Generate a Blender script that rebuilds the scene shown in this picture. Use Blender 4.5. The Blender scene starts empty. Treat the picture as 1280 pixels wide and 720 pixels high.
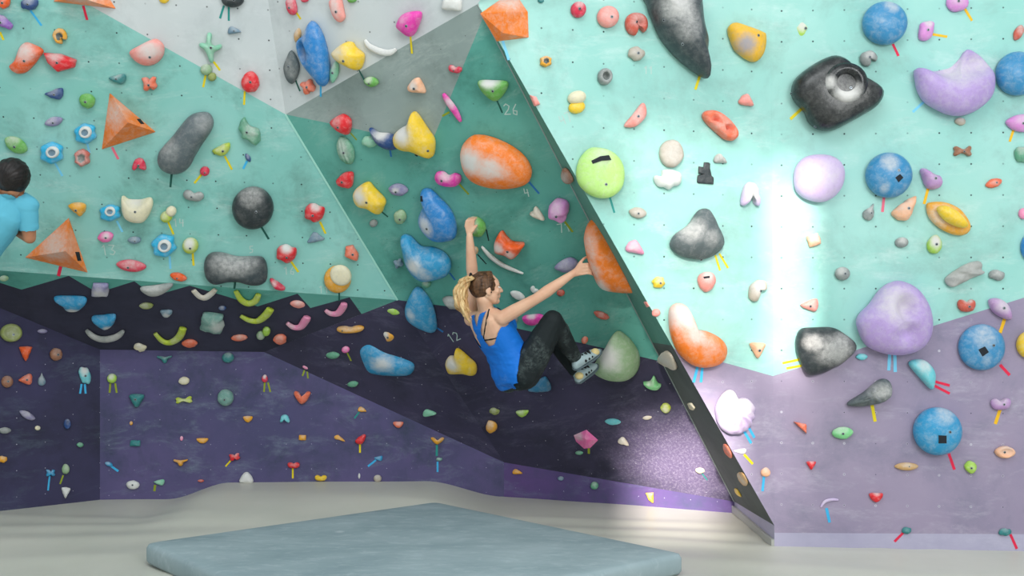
import bpy, bmesh, math, random
from mathutils import Vector, Matrix, noise
sc = bpy.context.scene
COL = sc.collection
F = 1250.0; H = 1.68
def ray(px, py): return Vector(((px-640)/F, 1.0, (360-py)/F))
CAM = Vector((0, 0, H))
def P(px, py, Y): return CAM + ray(px, py)*Y
class Plane:
    def __init__(s, a, b, c):
        s.o = a.copy(); n = (b-a).cross(c-a).normalized()
        if n.dot(CAM-a) < 0: n = -n
        s.n = n
        s.u = Vector((0,0,1)).cross(n).normalized()
        s.v = n.cross(s.u).normalized()
    def hit(s, px, py, off=0.0):
        d = ray(px, py)
        t = (s.n.dot(s.o-CAM)+off)/s.n.dot(d)
        return CAM + d*t
    def loc(s, p, o):            # local coordinates about o
        q = p-o; return Vector((q.dot(s.u), q.dot(s.v), q.dot(s.n)))
    def mat(s, o):
        m = Matrix((s.u, s.v, s.n)).transposed().to_4x4(); m.translation = o; return m
def px_of(p):
    q = p-CAM; return (640+F*q.x/q.y, 360-F*q.z/q.y)

V1 = P(968, 684, 6.49); A2 = P(968, 657, 6.49); T1 = P(597, 5, 6.06); V5 = P(918, 627, 7.49); B1 = P(125, 437, 7.95); B2 = P(330, 440, 8.0)
pB = Plane(B1, B2, Vector((B2.x, B2.y, 0.2)))      # back wall, vertical
V4 = pB.hit(630, 578)
pC = Plane(V4, V5, T1)
V2 = pC.hit(357, 143); V3 = pC.hit(497, 375)
pF = Plane(V3, B1, B2)                             # steep underside
L0 = pF.hit(0, 338)
pL = Plane(V2, V3, L0)
pD = Plane(V3, B2, V4)
B0 = pF.hit(0, 385)
pBL = Plane(B1, Vector((B1.x, B1.y, 0)), B0)
U0 = pL.hit(335, 0)
pU = Plane(V2, T1, U0)
pR1 = Plane(V1, T1, A2)
K1 = pR1.hit(965, 0)
pR2 = Plane(V1, K1, P(1280, 688, 6.40))
V5f = Vector((V5.x, V5.y, -0.1)); V4f = Vector((V4.x, V4.y, -0.1))
pK = Plane(V4, V5, V5f)
pS = Plane(T1, A2, V5)
pS2 = Plane(V1, V5f, V5)
# ---------- materials ----------
def lin(c):
    return tuple((x/12.92 if x <= .04045 else ((x+.055)/1.055)**2.4) for x in c)
def hexc(h):
    h = h.lstrip('#'); return lin(tuple(int(h[i:i+2], 16)/255 for i in (0, 2, 4)))
def newmat(name, rough=.6, spec=.35):
    m = bpy.data.materials.new(name); m.use_nodes = True
    nt = m.node_tree; b = nt.nodes['Principled BSDF']
    b.inputs['Roughness'].default_value = rough
    b.inputs['Specular IOR Level'].default_value = spec
    return m, nt, b
def N(nt, t, **kw):
    n = nt.nodes.new(t)
    for k, v in kw.items():
        if k.startswith('i_'):
            n.inputs[k[2:].replace('_', ' ')].default_value = v
        else: setattr(n, k, v)
    return n
def mixc(nt, fac, a, b, blend='MIX'):
    n = nt.nodes.new('ShaderNodeMix'); n.data_type = 'RGBA'; n.blend_type = blend
    for s, v in ((0, fac), (6, a), (7, b)):
        if isinstance(v, bpy.types.NodeSocket): nt.links.new(v, n.inputs[s])
        elif s == 0: n.inputs[0].default_value = v
        else: n.inputs[s].default_value = (*v[:3], 1)
    return n.outputs[2]
def mth(nt, op, a, b=None, c=None, clamp=False):
    n = nt.nodes.new('ShaderNodeMath'); n.operation = op; n.use_clamp = clamp
    for i, v in enumerate((a, b, c)):
        if v is None: continue
        if isinstance(v, bpy.types.NodeSocket): nt.links.new(v, n.inputs[i])
        else: n.inputs[i].default_value = v
    return n.outputs[0]
def mr(nt, v, a, b, c=0.0, d=1.0, smooth=False):
    n = nt.nodes.new('ShaderNodeMapRange'); n.clamp = True
    if smooth: n.interpolation_type = 'SMOOTHSTEP'
    nt.links.new(v, n.inputs[0])
    for i, x in enumerate((a, b, c, d)): n.inputs[i+1].default_value = x
    return n.outputs[0]
def noisen(nt, vec, scale, detail=4, rough=.55, dist=0):
    n = nt.nodes.new('ShaderNodeTexNoise'); nt.links.new(vec, n.inputs['Vector'])
    n.inputs['Scale'].default_value = scale; n.inputs['Detail'].default_value = detail
    n.inputs['Roughness'].default_value = rough; n.inputs['Distortion'].default_value = dist
    return n.outputs['Fac']
def wall_mat(name, base, alt, dirt, dirt_amt, chalk, chalk_amt, dot, dotr=.0075, halo=None, halo_amt=0.0, speck=0.0, worn=None):
    """painted plywood: brushed colour variation, rubber dirt, chalk smears, 20 cm grid of bolt holes"""
    m, nt, b = newmat(name, .72, .2)
    uv = N(nt, 'ShaderNodeUVMap', uv_map='UVMap').outputs[0]
    base, alt, dirt, chalk, dot = map(hexc, (base, alt, dirt, chalk, dot))
    col = mixc(nt, mr(nt, noisen(nt, uv, 1.1, 5), .35, .68), base, alt)
    # dirt: broad smudges with fine break-up
    d1 = mr(nt, noisen(nt, uv, 2.3, 7, .68, .3), .48, .74)
    d2 = mr(nt, noisen(nt, uv, 14, 5, .7), .3, .7, .35, 1)
    col = mixc(nt, mth(nt, 'MULTIPLY', mth(nt, 'MULTIPLY', d1, d2), dirt_amt), col, dirt)
    # horizontal brushed chalk
    mp = N(nt, 'ShaderNodeMapping'); nt.links.new(uv, mp.inputs[0]); mp.inputs['Scale'].default_value = (1, 2.6, 1); mp.inputs['Location'].default_value = (7, 3, 0)
    c1 = mr(nt, noisen(nt, mp.outputs[0], 2.1, 8, .7, .5), .52, .8)
    c2 = mr(nt, noisen(nt, mp.outputs[0], 22, 4, .7), .35, .65, .2, 1)
    col = mixc(nt, mth(nt, 'MULTIPLY', mth(nt, 'MULTIPLY', c1, c2), chalk_amt), col, chalk)
    if worn:       # rubbed violet paint with chalk streaks, lightened to paint in the sun patch: (u, v, radius, colour)
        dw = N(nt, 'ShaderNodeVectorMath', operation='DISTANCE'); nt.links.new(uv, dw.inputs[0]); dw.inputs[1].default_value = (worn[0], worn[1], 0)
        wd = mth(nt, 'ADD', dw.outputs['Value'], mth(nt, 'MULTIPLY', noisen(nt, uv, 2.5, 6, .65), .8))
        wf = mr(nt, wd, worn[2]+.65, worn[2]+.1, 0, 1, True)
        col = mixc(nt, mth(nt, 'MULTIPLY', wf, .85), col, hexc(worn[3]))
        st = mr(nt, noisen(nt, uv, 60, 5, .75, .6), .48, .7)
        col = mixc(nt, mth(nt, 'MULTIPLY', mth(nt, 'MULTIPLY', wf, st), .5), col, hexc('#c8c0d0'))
    if speck:
        s = mr(nt, noisen(nt, uv, 60, 2, .6), .68, .78)
        col = mixc(nt, mth(nt, 'MULTIPLY', s, speck), col, chalk)
    # grid of bolt holes
    f = N(nt, 'ShaderNodeVectorMath', operation='SCALE'); nt.links.new(uv, f.inputs[0]); f.inputs['Scale'].default_value = 5.0
    fr = N(nt, 'ShaderNodeVectorMath', operation='FRACTION'); nt.links.new(f.outputs[0], fr.inputs[0])
    ds = N(nt, 'ShaderNodeVectorMath', operation='DISTANCE'); nt.links.new(fr.outputs[0], ds.inputs[0]); ds.inputs[1].default_value = (.5, .5, 0)
    if halo:
        wn = mr(nt, noisen(nt, uv, 3.7, 2), .42, .6)
        col = mixc(nt, mth(nt, 'MULTIPLY', mth(nt, 'MULTIPLY', mr(nt, ds.outputs['Value'], dotr*5*1.1, dotr*5*1.9, 1, 0), wn), halo_amt), col, hexc(halo))
    col = mixc(nt, mth(nt, 'MULTIPLY', mr(nt, ds.outputs['Value'], dotr*5*.55, dotr*5*.95, 1, 0), mr(nt, noisen(nt, uv, 2.9, 2), .38, .56, .25, .95)), col, dot)
    nt.links.new(col, b.inputs['Base Color'])
    bp = N(nt, 'ShaderNodeBump'); bp.inputs['Strength'].default_value = .12; bp.inputs['Distance'].default_value = .004
    nt.links.new(noisen(nt, uv, 90, 3, .7), bp.inputs['Height']); nt.links.new(bp.outputs[0], b.inputs['Normal'])
    return m
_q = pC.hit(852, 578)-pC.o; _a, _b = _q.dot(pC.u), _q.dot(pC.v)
WORN = (_a*math.cos(-.35)-_b*math.sin(-.35)+.03+50, _a*math.sin(-.35)+_b*math.cos(-.35)+50, .42, '#75688a')  # worn patch doubles as painted sunlight low on the overhang
MW = dict(
 teal = wall_mat('teal_paint', '#7dbdb3', '#98cec6', '#5f857c', 1.0, '#cfe2dd', .85, '#1c2a2a'),
 pale = wall_mat('pale_grey_paint', '#c3c9ca', '#d0d5d5', '#8f9799', .6, '#e4e6e7', .5, '#30363a'),
 grey = wall_mat('grey_paint', '#8c9b98', '#a0adaa', '#67746f', .8, '#c0cac7', .7, '#4a5452', .004),
 green = wall_mat('deep_teal_paint', '#559c90', '#6cb0a3', '#3b7367', .9, '#a3c6bc', .85, '#2b4a44', .004),
 mint = wall_mat('light_teal_paint', '#95cec4', '#acdad1', '#87a7a0', .85, '#dcebe6', .8, '#26383a'),
 navy = wall_mat('navy_paint', '#383749', '#46415c', '#262a33', .8, '#83819a', .6, '#c9c9d4', .0042, speck=.4),
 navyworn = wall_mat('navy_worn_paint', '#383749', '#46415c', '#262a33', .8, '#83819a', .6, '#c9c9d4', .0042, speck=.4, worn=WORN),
 black = wall_mat('charcoal_paint', '#353544', '#404053', '#262832', .8, '#55556a', .35, '#34344a', .0035),
 ink = wall_mat('ink_violet_paint', '#343348', '#454263', '#22262e', .8, '#6d7f8a', .6, '#c9c9d4', .0042, speck=.3),
 purple = wall_mat('violet_paint', '#514f72', '#645a84', '#37424f', 1.0, '#8999a4', .9, '#b4b0c4', .004, speck=.35),
 kick = wall_mat('kicker_paint', '#4f4870', '#6d4f8c', '#3d4b5c', .9, '#7f93a0', .7, '#b4b0c4', .004, speck=.35),
 lilac = wall_mat('lilac_paint', '#9288a0', '#a698ae', '#757689', .9, '#c2bbc9', .95, '#4a4458', .005, '#dcd9e2', .75, speck=.45),
 pstrip = wall_mat('lilac_skirting_paint', '#aaa5bd', '#b8b3c8', '#9490aa', .5, '#cfccd9', .5, '#a49cb4', .0001),
 edge = wall_mat('dark_edge_paint', '#5a605f', '#6a706e', '#3b4242', .7, '#6f7978', .5, '#2c3536', .0001),
 edgegreen = wall_mat('green_edge_paint', '#5a9082', '#689d90', '#3b6a60', .6, '#9ab5ad', .5, '#3d6f63', .0001),
)
MH = {}
def hold_mat(key, base, rough=.5, chalkc='#d9d6d2'):
    if key == 'ambergrey': chalkc = '#9b9ba8'
    m, nt, b = newmat(key+'_resin', rough, .4)
    tc = N(nt, 'ShaderNodeTexCoord').outputs['Object']
    at = N(nt, 'ShaderNodeAttribute', attribute_name='chalk').outputs['Fac']
    base = hexc(base)
    n1 = noisen(nt, tc, 9, 5, .65)
    col = mixc(nt, mr(nt, n1, .35, .7, 0, .35), base, tuple(min(1, x*1.25+.01) for x in base))
    col = mixc(nt, mth(nt, 'MULTIPLY', mr(nt, noisen(nt, tc, 22, 6, .75, .4), .45, .75), .08+.3*min(1, sum(base)/.8)), col, hexc(chalkc))
    col = mixc(nt, mr(nt, noisen(nt, tc, 48, 5, .7), .5, .8, 0, .3), col, tuple(x*.45 for x in base))
    n2 = noisen(nt, tc, 34, 5, .7, .3)
    f = mth(nt, 'ADD', at, mth(nt, 'MULTIPLY', mth(nt, 'SUBTRACT', n2, .5), mth(nt, 'MULTIPLY', mth(nt, 'MULTIPLY', mth(nt, 'SUBTRACT', 1.15, at), 1.5), mth(nt, 'MULTIPLY', at, 2.4, clamp=True))))
    f = mth(nt, 'MULTIPLY', f, mr(nt, at, .0, .12))
    f = mth(nt, 'MULTIPLY', f, 1, clamp=True)
    col = mixc(nt, f, col, hexc(chalkc))
    nt.links.new(col, b.inputs['Base Color'])
    nt.links.new(mr(nt, f, 0, 1, rough, .9), b.inputs['Roughness'])
    bp = N(nt, 'ShaderNodeBump'); bp.inputs['Strength'].default_value = .25; bp.inputs['Distance'].default_value = .004
    nt.links.new(noisen(nt, tc, 120, 3, .7), bp.inputs['Height']); nt.links.new(bp.outputs[0], b.inputs['Normal'])
    MH[key] = m
for k, c, r in (('orange', '#f07a1c', .45), ('deeporange', '#ea5a18', .45), ('coral', '#e8704f', .6), ('salmon', '#f0948a', .6), ('yellow', '#f5c21a', .4),
    ('amber', '#e8a32a', .5), ('red', '#e0262f', .4), ('crimson', '#d8304e', .5), ('magenta', '#e23ba6', .45), ('pink', '#ee8fb4', .5), ('hotpink', '#ee6fae', .5),
    ('blue', '#2a7fc2', .35), ('azure', '#2d93c2', .4), ('cyan', '#2bb0dc', .4), ('navyblue', '#23477f', .5), ('aqua', '#6cc6cf', .5), ('tealh', '#2f7f80', .55), ('petrol', '#2f7398', .5),
    ('green', '#68ad4f', .5), ('ambergrey', '#eab42e', .5), ('lime', '#a6cf4a', .5), ('dishlime', '#b6e07c', .45), ('olive', '#8f9a52', .6), ('sage', '#8fae84', .6), ('mintgreen', '#86c6a6', .55), ('springgreen', '#7fd089', .5),
    ('jade', '#5f9f80', .5), ('acid', '#b7c83e', .5), ('cream', '#e2d8b8', .6), ('white', '#dcdcd8', .6), ('beige', '#b5aa9b', .7), ('stone', '#8d9290', .7), ('darkstone', '#566062', .65),
    ('slate', '#5a6468', .4), ('gunmetal', '#3a4347', .33), ('black', '#14181a', .22), ('coal', '#2c3336', .35), ('lavender', '#cdb7dc', .5), ('hole', '#5f6b69', .8), ('violet', '#b096cc', .45), ('purple', '#8a52b0', .5),
    ('dusk', '#8a84a8', .6), ('orchid', '#d48acb', .45), ('mauve', '#b88fc0', .5), ('brown', '#9c6a50', .65), ('peach', '#f0b48e', .6), ('tan', '#c9a06a', .6), ('wood', '#cfc4b2', .6),
    ('brick', '#c85a48', .6), ('bluegrey', '#6f8a9c', .6), ('verdigris', '#6f9a90', .65), ('driftwood', '#a8a8a4', .7), ('sun', '#f0c62e', .4), ('skyblue', '#3787b6', .32)):
    hold_mat(k, c, r)
def flat_mat(name, c, rough=.6, spec=.3, metal=0):
    m, nt, b = newmat(name, rough, spec); b.inputs['Base Color'].default_value = (*hexc(c), 1); b.inputs['Metallic'].default_value = metal
    return m
MT = {k: flat_mat(k+'_tape', c, .55) for k, c in dict(yellow='#e3cd1c', gold='#f0b91e', blue='#3fb0e2', lightblue='#7ccdee', red='#e2264a', pink='#ee7088', teal='#2a8f88', green='#1d5a50', olive='#8f9c28', black='#18282a', royal='#2a6fae').items()}
M_bolt = flat_mat('zinc_bolt', '#8f9599', .35, .5, .9)
M_hole = flat_mat('bolt_socket_shadow', '#2a2c30', .9)
M_stick = flat_mat('black_label', '#20242a', .7)
M_chalkline = flat_mat('chalk_writing', '#b9cfc8', .95, .1)
# ---------- mesh helpers ----------
def link(o, parent=None):
    COL.objects.link(o)
    if parent is not None:
        o.parent = parent
    return o
def mk(name, verts, faces, mat, parent=None, mw=None, smooth=True, mats=None, midx=None, chalk=None, auto=None):
    me = bpy.data.meshes.new(name); me.from_pydata([tuple(v) for v in verts], [], faces); me.validate(); me.update()
    for m in (mats or [mat]): me.materials.append(m)
    if midx:
        for p, i in zip(me.polygons, midx): p.material_index = i
    if smooth: me.polygons.foreach_set('use_smooth', [True]*len(me.polygons))
    if chalk is not None:
        a = me.attributes.new('chalk', 'FLOAT', 'POINT'); a.data.foreach_set('value', list(chalk))
    o = bpy.data.objects.new(name, me)
    if mw is not None: o.matrix_world = mw
    link(o)
    if parent is not None:
        o.parent = parent; o.matrix_parent_inverse = Matrix.Identity(4)
        if mw is not None: o.matrix_basis = parent.matrix_world.inverted() @ mw
    if auto:
        o.modifiers.new('edges', 'EDGE_SPLIT').split_angle = math.radians(auto)
    return o
def tag(o, label=None, cat=None, group=None, kind=None):
    if label: o['label'] = label
    if cat: o['category'] = cat
    if group: o['group'] = group
    if kind: o['kind'] = kind
    return o
# ---------- climbing walls ----------
def wall(name, pl, regions, rot=0.0, du=0.0, dv=0.0):
    """regions: (paint, [pixel corners or 3-D points]) all lying on one plane; UVs in metres along the panel"""
    vs, fs, mi, mats = [], [], [], []
    ca, sa = math.cos(rot), math.sin(rot); uvs = []
    for paint, pts in regions:
        m = MW[paint]
        if m not in mats: mats.append(m)
        idx = []
        for p in pts:
            q = p if isinstance(p, Vector) else pl.hit(*p)
            for k, v in enumerate(vs):
                if (v-q).length < 1e-4: idx.append(k); break
            else:
                vs.append(q); l = q-pl.o; a, b = l.dot(pl.u), l.dot(pl.v)
                uvs.append((a*ca-b*sa+du+50, a*sa+b*ca+dv+50)); idx.append(len(vs)-1)
        n = Vector((0, 0, 0))
        for i in range(len(idx)):
            a, b = vs[idx[i]], vs[idx[(i+1) % len(idx)]]; n += a.cross(b)
        if n.dot(pl.n) < 0: idx.reverse()
        fs.append(idx); mi.append(mats.index(m))
    me = bpy.data.meshes.new(name); me.from_pydata([tuple(v) for v in vs], [], fs); me.update()
    for m in mats: me.materials.append(m)
    for p, i in zip(me.polygons, mi): p.material_index = i
    ul = me.uv_layers.new(name='UVMap')
    for lp in me.loops: ul.data[lp.index].uv = uvs[lp.vertex_index]
    o = bpy.data.objects.new(name, me); link(o)
    o['kind'] = 'structure'
    return o
def on(a, b, y):            # point on the picture line a-b at height y
    t = (y-a[1])/(b[1]-a[1]); return (a[0]+(b[0]-a[0])*t, y)
t1, a2, v5 = (597, 5), (968, 657), (918, 627)
# where the upper panel meets the big right panel, above the frame
lo_, hi_ = 450.0, 700.0
for _ in range(40):
    mid = (lo_+hi_)/2
    if pU.hit(mid, -150).y < pR1.hit(mid, -150).y: lo_ = mid
    else: hi_ = mid
TU = (lo_, -150)
c2, c3 = (357, 143), (497, 375)
zig = [(27, 362), (86, 344.8), (122, 366), (168, 351.5), (192, 370), (237, 357), (285, 371), (322, 383), (372, 367), (388, 385), (437, 371.5), (452, 392.5)]
wl = wall('wall_left', pL, [('teal', [(-150, 326.8), c3, c2, (100, 0), (-150, -139)]),
     ('pale', [c2, (335, 0), (312, -150), (-150, -150), (-150, -139), (100, 0)])], .03)
wall('wall_upper', pU, [('pale', [c2, (335, 0), (312, -150), TU, t1])], -.2)
wc = wall('wall_overhang', pC, [('grey', [c2, t1, on(t1, v5, 20), (538, 182), (440, 160)]),
     ('green', [c2, (440, 160), (538, 182), on(t1, v5, 20), on(t1, v5, 452), (640, 409), (560, 383), c3]),
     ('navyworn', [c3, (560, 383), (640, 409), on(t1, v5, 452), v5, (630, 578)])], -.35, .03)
wall('wall_underside', pF, [('green', [(-137, 327.8), (-90, 346), (-40, 341)]+zig+[c3]),
     ('black', [(-137, 327.8), (0, 385), (125, 437), (330, 440), (452, 392.5)]+zig[::-1][1:]+[(-40, 341), (-90, 346)])])
wall('wall_back_ridge', pD, [('navy', [c3, (330, 440), (630, 578)])], .3)
wall('wall_back', pB, [('purple', [B1, B2, V4, V4f, Vector((B1.x, B1.y, -.1))])], 0, .03, .06)
BLx = pBL.hit(-137, 327.8)
wall('wall_back_corner', pBL, [('ink', [B1, B0, BLx, Vector((BLx.x, BLx.y, -.1)), Vector((B1.x, B1.y, -.1))])], 0, .1)
wall('wall_kicker', pK, [('kick', [V4, V5, V5f, V4f])], 0, 0, .1)
bd = on(t1, a2, 436)
V1f = Vector((V1.x, V1.y, -.1))
wr = wall('wall_right_inner', pR1, [('mint', [t1, bd, (966, 470), (963, -150), TU]),
     ('lilac', [bd, (966, 470), a2])], 0, .06, .02)
def r2(px, py): return pR2.hit(px, py)
R2f = r2(1500, 690); R2f.z = -.1
wall('wall_right_outer', pR2, [('mint', [r2(966, 470), r2(963, -150), r2(1500, -150), r2(1500, 303.5)]),
     ('lilac', [r2(966, 470), r2(1500, 303.5), r2(1500, 669), r2(968, 666)]),
     ('pstrip', [r2(968, 666), r2(1500, 669), R2f, V1f])], 0, .055, .022)
wall('wall_arete_side', pS, [('edgegreen', [t1, on(t1, v5, 428), on(t1, a2, 432)]), ('edge', [on(t1, v5, 428), v5, a2, on(t1, a2, 432)])])
wall('wall_arete_base', pS2, [('pstrip', [V5, A2, V1f, V5f])])
def box(x0, x1, y0, y1, z0, z1):
    v = [(x, y, z) for x in (x0, x1) for y in (y0, y1) for z in (z0, z1)]
    return v, [(0, 1, 3, 2), (4, 6, 7, 5), (0, 4, 5, 1), (2, 3, 7, 6), (0, 2, 6, 4), (1, 5, 7, 3)]
# metal foot strip under the arete return
d = (V1-V5f); d.z = 0; d.normalize(); nn = Vector((d.y, -d.x, 0))
if nn.dot(CAM-V1) < 0: nn = -nn
q = [V1+nn*.02, Vector((V5.x, V5.y, 0))+nn*.02]
tv = [q[0], q[1], q[1]+Vector((0, 0, .05)), q[0]+Vector((0, 0, .05))]; tv += [p-nn*.019 for p in tv]
tag(mk('trim_1', tv, [(0, 1, 2, 3), (7, 6, 5, 4), (0, 3, 7, 4), (1, 5, 6, 2), (3, 2, 6, 7)], flat_mat('trim_alu', '#a9aaa4', .4, .5), smooth=False), kind='structure')
def edge_trim(name, A, Bp, nrm, w, t, mat):
    d_ = (Bp-A).normalized(); s_ = d_.cross(nrm).normalized(); n_ = nrm.normalized()
    v = [p+s_*w*a+n_*(t*b_-.004) for p in (A, Bp) for a, b_ in ((-1, 0), (1, 0), (1, 1), (-1, 1))]
    tag(mk(name, v, [(0, 1, 2, 3), (7, 6, 5, 4), (0, 4, 5, 1), (1, 5, 6, 2), (2, 6, 7, 3), (3, 7, 4, 0)], mat, smooth=False), kind='structure')
edge_trim('trim_2', V2, V3, pL.n+pC.n, .006, .01, flat_mat('crease_teal', '#a9dccf', .6))
edge_trim('trim_3', T1, V5, pS.n+pC.n, .004, .009, flat_mat('crease_grey', '#9fa9a8', .6))
# ---------- padded floor ----------
m_, nt, b = newmat('floor_vinyl', .42, .45)
tc = N(nt, 'ShaderNodeTexCoord').outputs['Object']
col = mixc(nt, mr(nt, noisen(nt, tc, 1.3, 5), .3, .7), hexc('#c6c6b9'), hexc('#d2d0c3'))
col = mixc(nt, mth(nt, 'MULTIPLY', mr(nt, noisen(nt, tc, 5, 6, .7), .5, .8), .4), col, hexc('#d6d3c8'))
nt.links.new(col, b.inputs['Base Color'])
def floor_z(x, y):
    if y < 5.2: base = 0
    else: base = 0
    s = lambda a, b_, v: (lambda t: t*t*(3-2*t))(max(0, min(1, (v-a)/(b_-a))))
    bulge = .13*s(6.6, 7.7, y)*s(-2.75, -2.25, x)*(1-s(-.7, -.05, x))
    w = 0
    for (x0, y0, ang, L, wd, h) in ((-3.2, 7.3, -.12, 1.7, .10, .035), (-2.6, 6.75, .10, 1.9, .12, .04), (-3.6, 7.0, .05, 1.4, .09, .03), (-1.2, 7.0, -.03, 1.9, .09, .03), (.7, 6.9, -.10, 1.5, .10, .035),
                                   (1.2, 6.6, -.2, 1.2, .08, .03), (.2, 7.3, -.15, 1.3, .09, .03), (-2.3, 5.7, .35, .9, .12, .04), (1.5, 6.1, -.25, 1.3, .12, .035), (1.15, 5.75, -.3, .9, .10, .03), (-3.0, 6.2, .2, 1.3, .14, .03), (2.2, 6.0, 1.2, .7, .1, .02), (2.6, 6.0, 1.3, .7, .08, .015)):
        dx, dy = x-x0, y-y0; a = dx*math.cos(ang)+dy*math.sin(ang); c = -dx*math.sin(ang)+dy*math.cos(ang)
        w += h*math.exp(-(a/L)**4)*math.exp(-(c/wd)**2)
    fade = s(5.3, 5.7, y)
    # keep it down at the wall feet on the right
    return bulge + w*.3*fade*(1-s(7.75, 8.0, y)*.6) + .006*noise.noise(Vector((x*1.5, y*2.5, 0))) - .004
nx, ny = 260, 190
X0, X1, Y0, Y1 = -6.2, 4.8, -2.6, 8.2
vs = []
for j in range(ny+1):
    tj = j/ny; y = Y0+(Y1-Y0)*(tj**.55)
    for i in range(nx+1):
        x = X0+(X1-X0)*i/nx
        vs.append((x, y, floor_z(x, y)))
fs = [(j*(nx+1)+i, j*(nx+1)+i+1, (j+1)*(nx+1)+i+1, (j+1)*(nx+1)+i) for j in range(ny) for i in range(nx)]
tag(mk('floor', vs, fs, m_), kind='structure')
# ---------- crash mat ----------
m_, nt, b = newmat('crash_mat_canvas', .7, .3)
tc = N(nt, 'ShaderNodeTexCoord').outputs['Object']
mp = N(nt, 'ShaderNodeMapping'); nt.links.new(tc, mp.inputs[0]); mp.inputs['Scale'].default_value = (1, 2.2, 1)
col = mixc(nt, mr(nt, noisen(nt, mp.outputs[0], 2.0, 6, .6), .3, .7), hexc('#86999e'), hexc('#a0b0b4'))
col = mixc(nt, mth(nt, 'MULTIPLY', mr(nt, noisen(nt, mp.outputs[0], 7, 7, .7), .52, .8), .6), col, hexc('#c3d0d3'))
vr = N(nt, 'ShaderNodeTexVoronoi'); nt.links.new(tc, vr.inputs['Vector']); vr.inputs['Scale'].default_value = 1.6
col = mixc(nt, mth(nt, 'MULTIPLY', mr(nt, vr.outputs['Distance'], .02, .06, 1, 0), .5), col, hexc('#c9d4d6'))
nt.links.new(col, b.inputs['Base Color'])
ZT = .135
def fl(px, py, z): return P(px, py, (H-z)*F/(py-360))
mb, ml, mrr = fl(545, 626, ZT), fl(180, 678, ZT), fl(856, 691, ZT)
mf = ml+mrr-mb+Vector((-.1, -.1, 0)); mc = (mb+ml+mrr+mf)/4
def round_poly(cs, r, n=6):
    out = []
    for i in range(len(cs)):
        a, c, e = cs[i-1], cs[i], cs[(i+1) % len(cs)]
        p, q_ = c+(a-c).normalized()*r, c+(e-c).normalized()*r
        for k in range(n+1):
            t = k/n; out.append(p*(1-t)**2+c*2*t*(1-t)+q_*t*t)
    return out
cs = [mb, mrr, mf, ml]; rings = []
for (ins, z) in ((.012, .012), (0, .03), (0, ZT-.03), (.010, ZT-.008), (.035, ZT), (.12, ZT+.004)):
    pts = round_poly([c+(mc-c).normalized()*ins*1.4 for c in cs], .05)
    rings.append([Vector((p.x, p.y, z))-Vector((mc.x, mc.y, 0)) for p in pts])
n = len(rings[0]); vs = [p for r in rings for p in r]; fs = [[k*n+i, k*n+(i+1) % n, (k+1)*n+(i+1) % n, (k+1)*n+i] for k in range(len(rings)-1) for i in range(n)]
vs.append(Vector((0, 0, ZT+.006))); c_ = len(vs)-1; k = (len(rings)-1)*n
fs += [[k+i, k+(i+1) % n, c_] for i in range(n)]; fs.append(list(range(n))[::-1])
fs = [f[::-1] for f in fs]
mw = Matrix.Translation((mc.x, mc.y, 0))
o = mk('crash_mat', vs, fs, m_, mw=mw)
bm = bmesh.new(); bm.from_mesh(o.data); bmesh.ops.recalc_face_normals(bm, faces=bm.faces); bm.to_mesh(o.data); bm.free()
tag(o, 'large blue-grey canvas crash mat lying flat on the padded floor', 'crash mat')
# ---------- climbing holds ----------
from mathutils.bvhtree import BVHTree
def catmull(pts, n, closed=True):
    m = len(pts); out = []
    segs = m if closed else m-1
    for i in range(segs):
        if closed: p0, p1, p2, p3 = pts[i-1], pts[i], pts[(i+1) % m], pts[(i+2) % m]
        else: p0, p1, p2, p3 = pts[max(i-1, 0)], pts[i], pts[i+1], pts[min(i+2, m-1)]
        for k in range(n):
            t = k/n
            out.append(tuple(.5*((2*b)+(c-a)*t+(2*a-5*b+4*c-d)*t*t+(3*b-a-3*c+d)*t**3) for a, b, c, d in zip(p0, p1, p2, p3)))
    if not closed: out.append(tuple(pts[-1]))
    return out
def resample(pts, n):
    m = len(pts); L = [0]
    for i in range(m): a, b = pts[i], pts[(i+1) % m]; L.append(L[-1]+math.hypot(a[0]-b[0], a[1]-b[1]))
    out = []; j = 0
    for k in range(n):
        s = L[-1]*k/n
        while L[j+1] < s: j += 1
        t = (s-L[j])/max(1e-9, L[j+1]-L[j]); a, b = pts[j], pts[(j+1) % m]
        out.append((a[0]+(b[0]-a[0])*t, a[1]+(b[1]-a[1])*t))
    return out
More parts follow.
